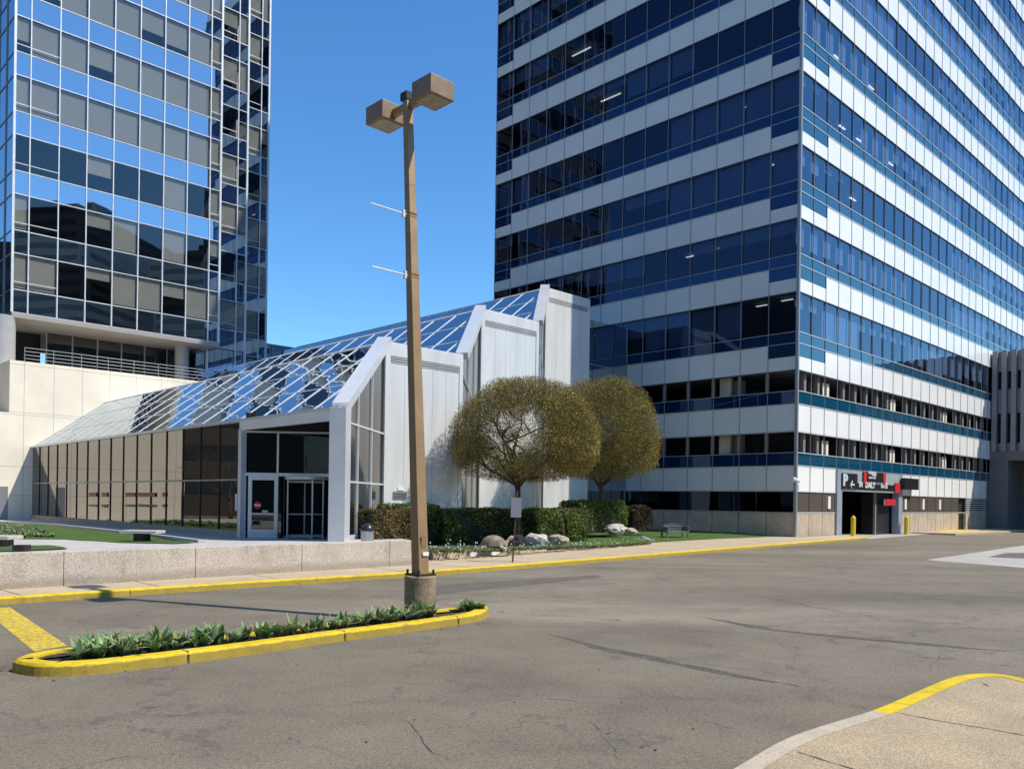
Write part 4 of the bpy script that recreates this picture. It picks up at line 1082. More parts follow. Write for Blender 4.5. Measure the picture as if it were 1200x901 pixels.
# recessed glazing under the tower
v_=4.6; o_=G+L*v_; ua_=along(o_,R,54,420); ub_=vb[-1]+1.5; fr_=Fr(G+L*v_,R,L)
q=MB(); q.quad(fr_(ua_,0,zP-.5),fr_(ub_,0,zP-.5),fr_(ub_,0,zS-.3),fr_(ua_,0,zS-.3)); q.build('recessed_glazing',M['door_glass'],gt)
u_=ua_
while u_<ub_:
    q=MB(); q.box(fr_,u_-.05,u_+.05,-.06,.02,zP-.5,zS-.3); q.build('recess_mullion',M['mullion'],gt); u_+=(gu(68)-gu(34.5))
q=MB(); q.box(fr_,ua_-16,ua_-.1,1.2,1.4,zP2-1,zS-.3); q.build('recess_wall',M['black'],gt)
# low glass wing between tower and hall
v_=S2+.4; o_=G+L*v_; uw0=along(o_,R,216,430); wz=D(291,399.5,(o_+R*along(o_,R,291,399)).y).z; uw1=along(o_,R,352,405)
wing=empty('glass_wing',(o_.x,o_.y,zP)); tag(wing,'low dark glass wing linking the glass tower to the hall roof','building'); fq=Fr(o_,R,L)
q=MB(); q.box(fq,uw0,l2[-1]+.3,-2.4,0,zP-3,wz-1.6); q.box(fq,uw0,uw1+6,.05,6,zP-3,wz); q.build('wall',M['side_mirror'],wing)
q=MB()
for x in (232,262,290,319,345):
    u_=along(o_,R,x,410); q.box(fq,u_-.05,u_+.05,-.06,.03,zP-3,wz)
q.box(fq,uw0,uw1+6,-.05,.03,wz-.08,wz+.04); q.box(fq,l2[-1],uw1+6,-.05,.03,wz-2.0,wz-1.93); q.build('mullion',M['mullion'],wing)

# ================================================================== GRANITE WALL + TERRACE
gwl=Fr(WL,(wd.x,wd.y),(-wn.x,-wn.y)); lenw=(WR-WL).length
zW=.915
gr=empty('granite_wall',WL); tag(gr,'long low rough granite retaining wall in front of the terrace','wall')
u=0; i=0; random.seed(3)
while u<lenw-.1:
    ln=3.05; u1=min(u+ln,lenw); q=MB(); q.box(gwl,u+.006,u1-.006,0,.45,.0,zW); q.build('granite_block',M['granite'],gr,bevel=.012); u=u1
q=MB(); q.box(gwl,0.05,lenw-.05,.03,.42,0,zW-.01); q.build('mortar_core',M['kerb'],gr)
# end return
ret=Fr(WR,(0,1),(-1,0)); 
# terrace surface (grid so it follows the fall)
def terr(poly,name,mt,dz=0,kind='structure'):
    me=bpy.data.meshes.new(name); bm=bmesh.new()
    pl=resample(list(poly)+[poly[0]],1.2)[:-1]
    vs=[bm.verts.new((p[0],p[1],0)) for p in pl]; es=[bm.edges.new((vs[i],vs[(i+1)%len(vs)])) for i in range(len(vs))]
    bmesh.ops.triangle_fill(bm,edges=es,use_beauty=True)
    bmesh.ops.subdivide_edges(bm,edges=bm.edges[:],cuts=3,use_grid_fill=True)
    bmesh.ops.triangulate(bm,faces=bm.faces[:])
    for v in bm.verts: v.co.z=zT(v.co)+dz
    for fc in bm.faces:
        fc.normal_update()
        if fc.normal.z<0: fc.normal_flip()
    bm.to_mesh(me); bm.free(); me.materials.append(mt); o=link(bpy.data.objects.new(name,me)); tag(o,kind=kind); return o
b0=gwl(.0,.3,0); b1=gwl(lenw-.05,.3,0)
far0=pw(EXT+.05,-.0,0)
tp_=[(b0.x,b0.y),(b1.x,b1.y),(b1.x+.1,b1.y+4),(A[0].x,A[0].y-.1),(C0.x+.2,C0.y+.5)]
tp_+= [(p.x,p.y) for p in (J+R*.6,q0+R*.5,far0)]
tp_+= [(far0.x-14,far0.y-14)]
terr(tp_,'terrace',M['paver'])
# side of terrace at right
q=MB(); pr=[(b1.x,b1.y-.2),(b1.x+.1,b1.y+4),(A[0].x+.1,A[0].y)]
for a_,b_ in zip(pr[:-1],pr[1:]): q.quad((*a_,0),(*b_,0),(*b_,.63),(*a_,.63))
tag(q.build('terrace_edge',M['granite']),kind='structure')
def TP(px,py):
    z=.6
    for _ in range(6):
        p=P(px,py,z); z=zT(p)
    return P(px,py,z)
l1=[TP(x,y) for x,y in ((2,613.2),(60,616.2),(120,622.3),(180,629),(228,636),(205,637.5),(150,636.2),(110,634.5),(76,632),(0,631.5),(-80,630.5),(-80,610.5))]
terr([(p.x,p.y) for p in l1],'lawn',M['lawn'],.02)
l2_=[TP(x,y) for x,y in ((-40,642),(0,641),(30,639.5),(58,639.2),(80,643),(60,644.2),(28,645.6),(-60,648))]
terr([(p.x,p.y) for p in l2_],'lawn',M['lawn'],.02)
# pale kerb edge of lawn
q=MB(); ed=[TP(x,y) for x,y in ((-30,610.6),(4,612.6),(60,615.6),(120,621.6),(180,628.3),(236,635.6))]
for a_,b_ in zip(ed[:-1],ed[1:]): q.beam(a_+Vector((0,0,.03)),b_+Vector((0,0,.03)),.22,.14)
tag(q.build('lawn_edging',M['paver']),kind='structure')
# dark strip of paving along the hall
q=MB()
a_=C0+L*(tJ+.4)-R*.1; 
# small planting on the terrace lawn
def bedplants(name,label,poly,n,zfun,sc=1.0,seed=1,flowers=0):
    rnd=random.Random(seed); m=MB(); xs=[p[0] for p in poly]; ys=[p[1] for p in poly]; k=0
    protos=[tulip_mesh(100+i,sc) for i in range(6)]
    while k<n:
        p=(rnd.uniform(min(xs),max(xs)),rnd.uniform(min(ys),max(ys)))
        if not inside(p,poly): continue
        k+=1; pr=rnd.choice(protos); an=rnd.uniform(0,6.28); c,s=math.cos(an),math.sin(an); b=len(m.v); zz=zfun(p)-.01; q_=rnd.uniform(.7,1.3)
        m.v += [(p[0]+(v[0]*c-v[1]*s)*q_,p[1]+(v[0]*s+v[1]*c)*q_,zz+v[2]*q_) for v in pr.v]
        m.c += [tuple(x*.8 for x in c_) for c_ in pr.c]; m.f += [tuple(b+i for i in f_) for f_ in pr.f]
        if flowers and rnd.random()<flowers:
            b=len(m.v); h=rnd.uniform(.12,.28)*q_; r_=.03
            for dx,dy,dz in ((-r_,0,h),(0,-r_,h),(r_,0,h),(0,r_,h),(0,0,h+.06)): m.v.append((p[0]+dx,p[1]+dy,zz+dz)); m.c.append((.75,.75,.7))
            m.f += [(b,b+1,b+4),(b+1,b+2,b+4),(b+2,b+3,b+4),(b+3,b,b+4)]
    o=m.build(name,M['tulip']); tag(o,label,'plants',kind='stuff'); return o
tb=[TP(x,y) for x,y in ((-60,613),(5,615),(30,619),(68,630.5),(0,631.2),(-60,630))]
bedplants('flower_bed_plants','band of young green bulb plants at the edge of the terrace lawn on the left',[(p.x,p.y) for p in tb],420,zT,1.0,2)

# benches / blocks on the terrace
def slab_bench(px0,px1,pyt,pyb,lx0,lx1,lab):
    c=TP((lx0+lx1)/2,pyb); sc=c.y/F; h=(pyb-pyt)*sc; wl=(px1-px0)*sc; f=Fr((c.x,c.y),(1,0),(0,1))
    e=empty('stone_bench',c); tag(e,lab,'bench'); xo=(px0+px1)/2-(lx0+lx1)/2
    q=MB(); q.box(f,xo*sc-wl/2,xo*sc+wl/2,-.1,.75,c.z+h-.11,c.z+h); q.build('seat',M['paver'],e,bevel=.01)
    q=MB(); q.box(f,-(lx1-lx0)*sc/2,(lx1-lx0)*sc/2,0,.6,c.z,c.z+h-.112); q.build('pedestal',M['darkmetal'],e,bevel=.01)
slab_bench(141,184,621.6,634.6,156,168.5,'pale slab bench on one dark block, on the terrace before the dark glass wall')
slab_bench(-30,11,628,640,-6,3,'pale slab bench cut off by the left picture edge')
c=TP(21.5,646.2); sc_=c.y/F; e=MB(); f=Fr((c.x,c.y),(1,0),(0,1)); e.box(f,-7.5*sc_,7.5*sc_,0,.3,c.z,c.z+7.6*sc_); o=e.build('stone_block',M['darkmetal'],bevel=.01); tag(o,'low dark block standing on the small strip of lawn behind the granite wall','block')
# uplight at the hall corner
for px,py in ((38.5,610.5),):
    c=TP(px,py); q=MB(); q.box(Fr((c.x,c.y),(1,0),(0,1)),-.1,.1,-.08,.08,c.z-.02,c.z+.14); tag(q.build('ground_light',M['signwhite'],bevel=.02),'tiny white ground light by the far left foot of the glass hall','light')
# litter bin
c=P(430.5,637,.64); h=22*c.y/F; r_=7.6*c.y/F
e=empty('litter_bin',c); tag(e,'round brushed steel litter bin with a black domed lid beside the entrance column','bin')
q=MB(); q.tube([(c.x,c.y,.64),(c.x,c.y,.64+h*.68)],r_,24); q.build('body',M['steel'],e,smooth=False)
q=MB(); q.tube([(c.x,c.y,.64+h*.68),(c.x,c.y,.64+h*.78),(c.x,c.y,.64+h*.92),(c.x,c.y,.64+h*1.05),(c.x,c.y,.64+h*1.1)],[r_*1.05,r_*1.04,r_*.88,r_*.5,.02],24); q.build('lid',M['blackpl'],e,smooth=True)

# ================================================================== LAWN RIGHT, HEDGES, TREES
en=[(p.x,p.y) for p in edge]
def lawnz(p,_c={}):
    # height rises gently away from the sidewalk edge
    d=1e9
    for a_,b_ in zip(en[:-1],en[1:]):
        a=Vector(a_); b=Vector(b_); t=max(0,min(1,(Vector(p[:2])-a).dot(b-a)/(b-a).length_squared)); d=min(d,(Vector(p[:2])-(a+(b-a)*t)).length)
    t=min(max((Vector(p[:2])-Vector(en[0])).dot(Vector(en[-1])-Vector(en[0]))/(Vector(en[-1])-Vector(en[0])).length_squared,0),1)
    edgez=.30*(1-min(t/.35,1))+.16
    return edgez+(.20-edgez)*min(d/3.5,1)*(1-t)+ .12*min(d/3,1)*t+.46*min(max((d-9)/6,0),1)*(1-t)
lawnpoly=en+[(K.x,K.y-.05)]+[tuple(Fr(K,L,R)(u_,.0,0)[:2]) for u_ in (4,8,12,16,20)]+[(B[2].x+.5,B[2].y+3),(B[1].x,B[1].y),(A[0].x,A[0].y),(b1.x+.1,b1.y+4),(b1.x+.02,b1.y+.1)]
me=bpy.data.meshes.new('lawn'); bm=bmesh.new(); pl=resample(lawnpoly+[lawnpoly[0]],.8)[:-1]
vs=[bm.verts.new((p[0],p[1],0)) for p in pl]; es=[bm.edges.new((vs[i],vs[(i+1)%len(vs)])) for i in range(len(vs))]
bmesh.ops.triangle_fill(bm,edges=es,use_beauty=True); bmesh.ops.subdivide_edges(bm,edges=bm.edges[:],cuts=5,use_grid_fill=True); bmesh.ops.triangulate(bm,faces=bm.faces[:])
for v in bm.verts: v.co.z=lawnz(v.co)
for fc in bm.faces:
    fc.normal_update()
    if fc.normal.z<0: fc.normal_flip()
bm.to_mesh(me); bm.free(); me.materials.append(M['lawn']); o=link(bpy.data.objects.new('lawn',me)); tag(o,kind='structure')
def LP(px,py):
    z=.3
    for _ in range(8): p=P(px,py,z); z=lawnz(p)
    return P(px,py,z)
# edge kerb of the planting
q=MB(); ek=[(505,655.5),(540,652.5),(585,649.5),(640,645)]
epts=[P(x,y,.15) for x,y in ek]
for (a_,b_),(h0,h1) in zip(zip(epts[:-1],epts[1:]),((.30,.29),(.29,.25),(.25,.16))):
    t=(b_-a_).normalized(); n=Vector((-t.y,t.x,0))*.2
    q.hexa([Vector((p.x,p.y,.1)) for p in (a_-n*.1,b_-n*.1,b_+n,a_+n)]+[Vector((a_.x-n.x*.1,a_.y-n.y*.1,.15+h0)),Vector((b_.x-n.x*.1,b_.y-n.y*.1,.15+h1)),Vector((b_.x+n.x,b_.y+n.y,.15+h1)),Vector((a_.x+n.x,a_.y+n.y,.15+h0))])
tag(q.build('kerb',M['kerb']),kind='structure')
q=MB(); a_,b_=P(549,651.9,.15),P(586,649.4,.15); t=(b_-a_).normalized(); n=Vector((-t.y,t.x,0))
q.box(Fr((a_.x,a_.y),(t.x,t.y),(n.x,n.y)),0,(b_-a_).length,-.04,.19,.14,.452); tag(q.build('painted_kerb',M['white_line']),kind='structure')
# mulch + bed in front of the hedge
bp_=[P(x,y,.35) for x,y in ((500,651),(540,648.8),(600,645.3),(640,642),(700,637.8),(765,633.2),(757,632.3),(700,635.6),(668,637.6),(640,640),(600,642.6),(560,645.4),(540,644),(500,645))]
bedplants('flower_bed_plants','low green ground cover dotted with tiny pale flowers along the sidewalk before the hedge',[(p.x,p.y) for p in bp_],650,lambda p:lawnz(p)+.0,.62,5,flowers=.10)
q=MB(); mp=resample([p[:2] for p in [P(x,y,.15)+Vector((-.12,.3,0)) for x,y in ((505,655.5),(540,652.5),(585,649.5),(640,645))]],.5)
for i in range(len(mp)-1):
    for j in range(6):
        pa=[(p[0]-.25*k_,p[1]+.9*k_) for p in (mp[i],mp[i+1]) for k_ in (j,j+1)]
        q.quad(*[(x,y,lawnz((x,y))+.015) for x,y in (pa[0],pa[2],pa[3],pa[1])])
tag(q.build('planting_bed',M['mulch']),kind='structure')

def leafball(m, pts_fn, n, size, cols, rnd):
    for _ in range(n):
        p,nr=pts_fn(rnd); a=Vector((rnd.gauss(0,1),rnd.gauss(0,1),rnd.gauss(0,1))).normalized()
        a=(a+nr*.4).normalized(); b=a.cross(Vector((rnd.gauss(0,1),rnd.gauss(0,1),rnd.gauss(0,1)))).normalized(); s=size*rnd.uniform(.6,1.3)
        c=a.cross(b); k=len(m.v)
        m.v += [tuple(p-b*s-c*s*.5),tuple(p-b*s*.1-c*s*.6),tuple(p+b*s),tuple(p-b*s*.1+c*s*.6)]; m.f.append((k,k+1,k+2,k+3))
        cc=rnd.choice(cols); f_=rnd.uniform(.6,1.35)*(1+.55*noise.noise(p*1.4)+.4*noise.noise(p*4.1)); cc=tuple(x*f_ for x in cc); m.c += [cc]*4
def hedge(name,label,line,width,zb,ht,n,cols,seed,topcols=None,lean=0,size=.05):
    rnd=random.Random(seed); line=[Vector((p[0],p[1],0)) for p in line]; segs=[(a,b,(b-a).length) for a,b in zip(line[:-1],line[1:])]; tot=sum(s[2] for s in segs)
    e=empty(name,(line[0].x,line[0].y,zb)); tag(e,label,'hedge')
    def where(t):
        d=t*tot
        for a,b,l_ in segs:
            if d<=l_: return a.lerp(b,d/l_),(b-a).normalized()
            d-=l_
        return segs[-1][1],(segs[-1][1]-segs[-1][0]).normalized()
    # core
    q=MB(); ns=max(6,int(tot/.4)); rings=[]
    for i in range(ns+1):
        p,t=where(i/ns); n_=Vector((-t.y,t.x,0)); endf=1 if 0<i<ns else .8
        rg=[]
        for k in range(10):
            an=math.pi*k/9; x=math.cos(an); z=math.sin(an); x=math.copysign(abs(x)**.6,x); z=z**.6
            wob=noise.noise(Vector((i*.5,k*.7,seed)))*.06
            rg.append(p+n_*((width/2-.06)*x*endf+wob)+Vector((0,0,zb+(ht-.07)*z*endf+wob)))
        rings.append(rg)
    b=len(q.v)
    for rg in rings: q.v += [tuple(x) for x in rg]
    for i in range(ns):
        for k in range(9): q.f.append((b+i*10+k,b+i*10+k+1,b+(i+1)*10+k+1,b+(i+1)*10+k))
    q.f.append(tuple(b+k for k in range(10))); q.f.append(tuple(b+ns*10+k for k in range(10)))
    q.build('branches',M['hedge_core'],e)
    m=MB()
    def fn(r):
        t=r.random(); end=False
        if r.random()<.08: t=r.choice([0,1]); end=True
        p,tt=where(t); n_=Vector((-tt.y,tt.x,0)); an=r.uniform(0,math.pi)
        x=math.cos(an); z=math.sin(an); x=math.copysign(abs(x)**.6,x); z=z**.6
        sc=r.uniform(.0,1)**.5 if end else r.uniform(.93,1.03)
        bump=noise.noise(p*1.1+Vector((x,z*1.3,seed)))*.2
        q_=p+n_*(width/2*x*sc+bump*x)+Vector((0,0,zb+(ht*z+bump*z)*sc)); 
        if end: q_+=tt*(r.uniform(-.02,.05)*(1 if t else -1))
        return q_,(n_*x+Vector((0,0,z))).normalized()
    leafball(m,fn,n,size,cols,rnd); m.build('leaves',M['leaf'],e); return e
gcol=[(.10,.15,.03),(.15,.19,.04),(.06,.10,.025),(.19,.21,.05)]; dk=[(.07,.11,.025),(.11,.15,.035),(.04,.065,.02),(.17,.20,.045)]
bc=[(.20,.13,.05),(.25,.15,.06),(.13,.10,.04),(.14,.14,.04)]
def hp(px,py,zz): p=P(px,py,zz); return (p.x,p.y)
# positions measured at hedge foot
hedge('hedge','brownish clipped hedge on the terrace behind the granite wall by the litter bin',[D(428,630,32)[:2],D(455,630,33)[:2],D(487,630,34)[:2]],1.1,.5,1.25,10000,bc,1)
hedge('hedge','low green hedge along the foot of the silver panel wall behind the brown hedge',[D(449,630,33.9)[:2],D(478,630,35.2)[:2],D(512,630,36.2)[:2]],.9,.3,1.6,9000,gcol,2)
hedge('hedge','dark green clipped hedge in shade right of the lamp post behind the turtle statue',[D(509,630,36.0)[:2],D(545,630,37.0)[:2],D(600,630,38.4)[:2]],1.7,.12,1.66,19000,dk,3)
hedge('hedge','long green clipped hedge behind the front tree and white boulders before the silver panels',[D(613,630,40.2)[:2],D(645,630,41.2)[:2],D(670,630,42.4)[:2]],2.2,.12,1.70,19000,gcol,4)
hedge('hedge','short green hedge behind the rear tree trunk at the dark tower wall',[D(668,630,44)[:2],D(690,630,46)[:2],D(722,630,48.5)[:2]],1.6,.5,1.75,9000,gcol,6,size=.06)
hedge('hedge','small reddish brown shrub against the dark tower base right of the rear tree',[D(733,630,49)[:2],D(742,630,49.6)[:2],D(752,630,50.5)[:2]],1.4,.5,1.45,5000,[(.07,.045,.03),(.05,.035,.022),(.06,.05,.025)],7,size=.06)

def lollipop(name,label,bx,by,bz,cz,rx,rz,fork,seed,cols,ntw,nbud,thin=None):
    rnd=random.Random(seed); e=empty(name,(bx,by,bz)); tag(e,label,'tree'); base=Vector((bx,by,bz)); cen=Vector((bx+thin[0] if thin else bx,by,cz))
    tr=MB(); zf_=fork
    tr.tube([base+Vector((0,0,-.1)),base+Vector((0,0,.1)),base+Vector((.03,0,(zf_-bz)*.5)),Vector((bx+.02,by,zf_))],[.2,.15,.125,.12],12)
    tr.build('trunk',M['bark'],e,smooth=True)
    br=MB()
    def surf_pt(d,k=1.0):
        x=Vector((d.x*rx,d.y*rx,d.z*rz)); 
        if d.z<0:
            h_=max(1e-3,math.sqrt(max(0,1-d.z*d.z))); e_=(1-abs(d.z)**3)**(1/3)/h_; e_=min(e_,1.35); x.x*=e_; x.y*=e_; x.z*=.74
        lump=1+.09*noise.noise(d*1.9+Vector((seed,0,0)))+.05*noise.noise(d*5.5+Vector((0,seed,0)))
        return cen+x*k*lump
    tips=[]
    def limb(p,d,ln,r,depth):
        n=4; pts=[p]; q=p; dd=d
        for i in range(n):
            dd=(dd+Vector((rnd.gauss(0,.16),rnd.gauss(0,.16),rnd.gauss(0,.12)))).normalized(); q=q+dd*(ln/n)
            rel=q-cen; lim=math.sqrt((rel.x/rx)**2+(rel.y/rx)**2+(rel.z/(rz*(.78 if rel.z<0 else 1)))**2)
            if lim>.97: break
            pts.append(q)
        if len(pts)<2: return
        br.tube(pts,[r*(1-.5*i/(len(pts)-1)) for i in range(len(pts))],6 if depth<2 else 4,cap=False)
        if depth>=5: tips.append((pts[-1],dd)); return
        for i in range(2 if depth<2 else rnd.choice((2,3))):
            k=rnd.randint(max(1,len(pts)-2),len(pts)-1) if i else len(pts)-1
            nd=(dd+Vector((rnd.gauss(0,.55),rnd.gauss(0,.55),rnd.gauss(0.0,.4)))+ (pts[k]-cen).normalized()*.35).normalized()
            limb(pts[k],nd,ln*rnd.uniform(.6,.8),r*.66,depth+1)
    for i in range(10):
        an=i*2.4+rnd.uniform(-.3,.3); up=rnd.uniform(.35,1.3); d=Vector((math.cos(an),math.sin(an),up)).normalized()
        limb(Vector((bx,by,zf_-.15+.12*(i%3))),d,rx*.62,.095,0)
    br.build('branches',M['bark'],e,smooth=True)
    # fine twigs: radiating sprays close to the clipped surface
    tw_=MB()
    def dens(d,lo=.15):
        if not thin: return 1
        # airy hollow facing the viewer
        a=Vector((d.x+.25,0,d.z+.12)).length
        n_=noise.noise(d*2.6+Vector((seed,1,0))); n2=noise.noise(d*6+Vector((3,seed,0))); return min(1,lo+(1-lo)*min(max((a-.42+n_*.8+n2*.5)/.4,0),1)) if d.y<.3 else 1
    k=0
    while k<ntw:
        d=Vector((rnd.gauss(0,1),rnd.gauss(0,1),rnd.gauss(0,1))).normalized()
        if rnd.random()>dens(d): continue
        if thin and d.y>.3 and rnd.random()<1-dens(Vector((d.x,0,d.z))): continue
        k+=1; k0=rnd.uniform(.35,.93)**.6; p=surf_pt(d,k0); dv=(surf_pt(d,1)-cen).normalized(); dv=(dv+Vector((rnd.gauss(0,.35),rnd.gauss(0,.35),rnd.gauss(0,.35)))).normalized()
        ln=rnd.uniform(.18,.42); q=p+dv*ln; s=dv.cross(Vector((rnd.gauss(0,1),rnd.gauss(0,1),rnd.gauss(0,1)))).normalized()*rnd.uniform(.005,.010)
        b=len(tw_.v); tw_.v += [tuple(p-s),tuple(p+s),tuple(q)]; tw_.f.append((b,b+1,b+2)); c=rnd.choice([(.12,.10,.05),(.17,.145,.06),(.21,.15,.06),(.06,.045,.03)]); tw_.c += [c]*3
    tw_.build('twigs',M['leaf'],e)
    bd=MB()
    def fn(r):
        while 1:
            d=Vector((r.gauss(0,1),r.gauss(0,1),r.gauss(0,1))).normalized()
            if thin and d.y>.3 and r.random()<1-dens(Vector((d.x,0,d.z))): continue
            if r.random()<=dens(d,.42): break
        return surf_pt(d,(r.uniform(.25,1)**.45) if r.random()<.6 else r.uniform(.88,1.02)),d
    leafball(bd,fn,nbud,.030*rx/3.1,cols,rnd); bd.build('crown',M['leaf'],e); return e
ycol=[(.35,.30,.05),(.26,.26,.05),(.42,.30,.05),(.36,.20,.04),(.18,.19,.04),(.12,.10,.03)]
t1=LP(606,650); t2=P(691,621,.5); t2=LP(691,619)
print('TREE',t1,t2)
d1=37.4; c1=D(616,520,d1); lollipop('round_tree','front round clipped tree with airy budding crown, behind the grey sign',D(606,600,d1).x,d1,.15,D(616,512,d1).z,87*d1/F,70*d1/F,D(606,568,d1).z,21,ycol,32000,62000,thin=(.3,))
d2=46.5; lollipop('round_tree','rear round clipped tree with denser olive crown, partly behind the front tree',D(704,600,d2).x,d2,.66,D(712,512,d2).z,68*d2/F,70*d2/F,D(692,572,d2).z,33,ycol,38000,80000,thin=None)

def bare_tree(bx,by,h,seed):
    rnd=random.Random(seed); e=empty('bare_tree',(bx,by,.4)); tag(e,'leafless spreading tree beyond the left edge of the picture, mirrored in the hall glass','tree')
    q=MB(); q.tube([(bx,by,.3),(bx+.1,by,1.2),(bx+.05,by,2.0)],[.2,.16,.14],8); q.build('trunk',M['bark'],e,smooth=True); q=MB()
    def lim(p,d,ln,r,k):
        pts=[p]
        for i in range(4): d=(d+Vector((rnd.gauss(0,.2),rnd.gauss(0,.2),rnd.gauss(0.02,.15)))).normalized(); pts.append(pts[-1]+d*ln/4)
        q.tube(pts,[r,r*.9,r*.8,r*.65,r*.5],5,cap=False)
        if k<5:
            for j in range(3 if k<3 else 2): lim(pts[rnd.choice((2,3,4))],(d+Vector((rnd.gauss(0,.6),rnd.gauss(0,.6),rnd.gauss(.1,.4)))).normalized(),ln*.68,r*.55,k+1)
    for i in range(5): lim(Vector((bx+.05,by,1.9)),Vector((math.cos(i*1.3),math.sin(i*1.3),.8)).normalized(),h*.34,.09,0)
    q.build('branches',M['bark'],e)
bare_tree(-43.5,47.5,7,3); bare_tree(-50,44,8,5)
bpy.data.objects['bare_tree.001']['label']='second leafless tree standing further out beyond the left edge of the picture'
# rocks etc
def rock(name,label,px,py,w,h,mt,seed,dd=.6,z=None,flat=1):
    p=LP(px,py) if z is None else P(px,py,z); sc=p.y/F; m=bmesh.new(); bmesh.ops.create_icosphere(m,subdivisions=3,radius=1)
    for v in m.verts:
        n1=noise.noise(v.co*1.3+Vector((seed,seed*2,0)))*.45+noise.noise(v.co*3.1+Vector((seed,0,5)))*.18
        v.co*=1+n1; v.co.x*=w*sc/2; v.co.y*=w*sc/2*dd; v.co.z=v.co.z*h*sc*(.62 if v.co.z>0 else .9)+h*sc*.35
        v.co+=Vector((p.x,p.y+w*sc*.25,p.z))
    me=bpy.data.meshes.new(name); m.to_mesh(me); m.free(); me.materials.append(mt); o=link(bpy.data.objects.new(name,me)); tag(o,label,'rock'); return o
rock('boulder','white streaked boulder in the flower bed between the dark rock and the tan boulder',629,639,27,14,M['rock_pale'],2.2,z=.28)
rock('boulder','tan boulder at the right end of the row of rocks by the front tree',653,637.5,25,12,M['rock_tan'],5.1,z=.26)
rock('boulder','low black lava rock at the foot of the front tree beside the turtle',606,640.5,22,13,M['rock_dark'],8.4,z=.28)
rock('boulder','long pale boulder beneath the rear tree',722,622,28,8,M['rock_pale'],3.3,z=.62)
rock('boulder','small tan boulder right of the long pale boulder under the rear tree',740,624.5,15,6,M['rock_tan'],9.3,z=.58)
rock('boulder','small pale stone lying in the bed beside the sign post',590,645.5,16,4,M['rock_pale'],12.3)
# turtle statue
tp_=LP(578,645); sc=tp_.y/F
tt=empty('turtle_statue',tp_); tag(tt,'stone turtle statue with a domed shell and raised head in the flower bed','statue')
q=MB(); cx_,cy_,cz_=tp_.x,tp_.y+.25,tp_.z+.16; nr=8; nsg=20; b=0
for i in range(nr):
    an=math.pi/2*i/(nr-1)
    for k in range(nsg):
        t=2*math.pi*k/nsg; rr_=math.cos(an)*(1+.03*math.cos(t*6)); q.v.append((cx_+.46*rr_*math.cos(t),cy_+.36*rr_*math.sin(t),cz_+.40*math.sin(an)**.85))
for i in range(nr-1):
    for k in range(nsg): k2=(k+1)%nsg; q.f.append((i*nsg+k,i*nsg+k2,(i+1)*nsg+k2,(i+1)*nsg+k))
sh=q.build('shell',M['turtle'],tt,smooth=True)
q=MB(); q.tube([(cx_-.55,cy_,cz_-.02),(cx_-.2,cy_,cz_-.02),(cx_+.3,cy_,cz_),(cx_+.46,cy_,cz_+.08),(cx_+.56,cy_,cz_+.24),(cx_+.66,cy_,cz_+.33),(cx_+.76,cy_,cz_+.33)],[.02,.22,.2,.08,.06,.075,.03],10)
for sx,sy in ((-.34,-.34),(.34,-.36),(-.34,.34),(.34,.36)): q.tube([(cx_+sx*.6,cy_+sy*.5,cz_),(cx_+sx*1.15,cy_+sy,cz_-.10),(cx_+sx*1.4,cy_+sy*1.15,cz_-.16)],[.09,.07,.05],8)
q.build('body',M['rock_tan'],tt,smooth=True)
# sign on post
sp=P(600.5,658.5,.15); e=empty('street_sign',sp); tag(e,'thin rusty post at the kerb carrying the grey back of a sign','sign'); tp=D(606.5,575,sp.y)
q=MB(); q.beam(sp-Vector((0,0,.1)),tp,.09,.06); q.build('post',M['post'],e)
q=MB(); sc=sp.y/F; c_=D(605.5,594,sp.y-.06); q.box(Fr((c_.x,c_.y),(.97,.24),(-.24,.97)),-7*sc,5.5*sc,-.02,.01,D(604,606,sp.y).z,D(604,583,sp.y).z); q.build('sign_plate',M['sign_grey'],e)
# garden bench on the lawn
gb=LP(795,630); sc=gb.y/F; e=empty('garden_bench',gb); tag(e,'weathered grey garden bench with curved arms standing on the lawn by the tower','bench')
f=Fr((gb.x,gb.y),(.9,.43),(-.43,.9)); wd_=15*sc; z0=gb.z-.05
q=MB(); q.box(f,-wd_,wd_,-.02,.6,z0+.36,z0+.43); q.build('seat',M['wicker'],e)
q=MB()
nsl=13
for i in range(nsl):
    u_=-wd_+.05+(2*wd_-.1)*i/(nsl-1); q.box(f,u_-.03,u_+.03,.58,.62,z0+.43,z0+.72+.16*math.sin(math.pi*i/(nsl-1))**.7)
q.box(f,-wd_,wd_,.56,.63,z0+.66,z0+.72); q.build('backrest',M['wicker'],e)
for s in (-1,1):
    q=MB(); q.tube([f(s*wd_,-.05,z0+.60),f(s*wd_*1.06,.2,z0+.66),f(s*wd_,.6,z0+.7)],.04,6); q.box(f,s*wd_-.04,s*wd_+.04,.02,.56,z0+.44,z0+.62); q.build('arm',M['wicker'],e)
    for v_ in (0,.55): q=MB(); q.box(f,s*wd_-.045,s*wd_+.045,v_,v_+.07,z0-.02,z0+.36); q.build('leg',M['wicker'],e)
# spotlight-like pale object at the lawn edge
c=LP(759,634); sc=c.y/F; e=empty('flood_light',c); tag(e,'small pale angled flood light fitting at the lawn edge beside the sidewalk','light')
q=MB(); q.beam(c+Vector((-7*sc,0,.26)),c+Vector((2*sc,.1,.08)),.16,.12); q.build('housing',M['rock_pale'],e); q=MB(); q.box(Fr((c.x,c.y),(1,0),(0,1)),1*sc,8*sc,-.1,.1,c.z-.03,c.z+.1); q.build('base',M['rock_pale'],e)

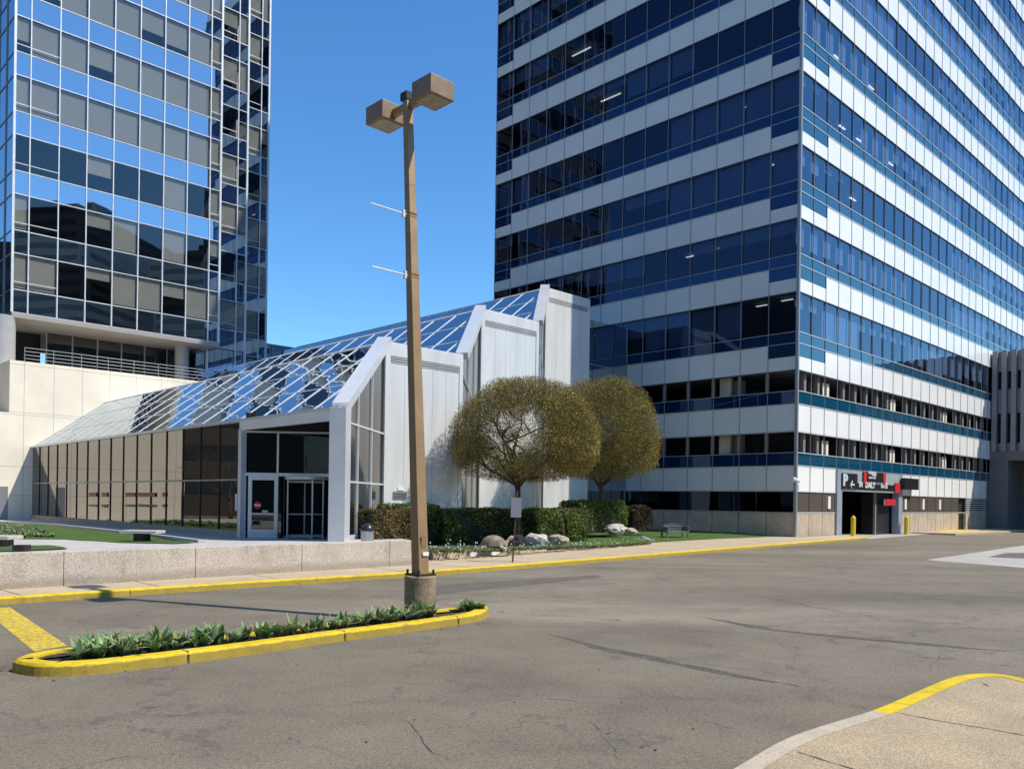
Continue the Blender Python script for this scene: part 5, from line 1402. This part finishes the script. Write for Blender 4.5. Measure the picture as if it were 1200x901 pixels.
rnd=random.Random(77); m=MB()
for _ in range(420):
    if rnd.random()<.45:
        i=rnd.randrange(2,len(far)-2); p=Vector((*far[i],0)); t=(Vector((*far[i+1],0))-p).normalized(); n=Vector((t.y,-t.x,0)); p=p+n*abs(rnd.gauss(0,.25))+t*rnd.random()*.6
    elif rnd.random()<.6:
        i=rnd.randrange(len(loop)); p=Vector((*loop[i],0)); q_=Vector((*loop[(i+1)%len(loop)],0)); t=(q_-p).normalized() if (q_-p).length>0 else Vector((1,0,0)); p=p+Vector((t.y,-t.x,0))*(abs(rnd.gauss(0,.16))+.02)
    else: p=P(rnd.uniform(0,1200),rnd.uniform(650,890),0)
    an=rnd.uniform(0,6.28); r_=rnd.uniform(.008,.022); cc=rnd.choice([(.10,.07,.04),(.16,.12,.06),(.07,.05,.035),(.45,.42,.36)])
    b=len(m.v)
    for k in range(4): m.v.append((p.x+r_*(1.4 if k%2 else .7)*math.cos(an+k*1.57),p.y+r_*(1.4 if k%2 else .7)*math.sin(an+k*1.57),.007+rnd.uniform(0,.006))); m.c.append(cc)
    m.f.append((b,b+1,b+2,b+3))
tag(m.build('leaf_litter',M['leaf']),'scattered dead leaves and grit on the road along the yellow kerbs','litter',kind='stuff')
# ================================================================== SURROUNDINGS (off camera, seen in the glass)
def ctx(name,label,x,y,w,d,h,rot=0,mt='ctx'):
    e=empty(name,(x,y,0)); tag(e,label,'building'); f=Fr((x,y),(math.cos(rot),math.sin(rot)),(-math.sin(rot),math.cos(rot)))
    q=MB(); q.box(f,0,w,0,d,0,h); q.build('wall',M[mt],e); q=MB(); z=2.5
    while z<h-2:
        for s in (-.06,d+.03): q.box(f,1,w-1,s,s+.03,z,z+1.7)
        for s in (-.06,w+.03): q.box(f,s,s+.03,1,d-1,z,z+1.7)
        z+=3.8
    q.build('window_band',M['ctx_dark'],e); q=MB(); q.box(f,w*.2,w*.6,d*.3,d*.7,h,h+4); q.build('roof_plant',M['ctx_dark'],e)
ctx('office_block','brown office block across the road far to the right, outside the picture',165,-110,60,70,92,.1)
ctx('office_block','long grey office block down the road right of the picture',175,-28,40,46,82,.1)
ctx('office_block','dark brown block beyond the left edge of the picture',-112,18,38,72,30,-.1,'ctx_brown')
ctx('office_block','slim grey tower far right outside the picture',185,35,30,24,100,.1)
ctx('office_block','grey office block behind the viewpoint',40,-120,70,30,40,-.1)
ctx('office_block','dark office block added to the left outside the picture to dim sky light',-105,-30,35,65,42,.15,'ctx_dark')  # unseen mass added to keep sky light off left-facing sides
ctx('office_block','tall dark office block added behind the viewpoint to the left to dim sky light',-70,-95,60,40,60,.2,'ctx_dark')  # added out of view to darken the shaded faces
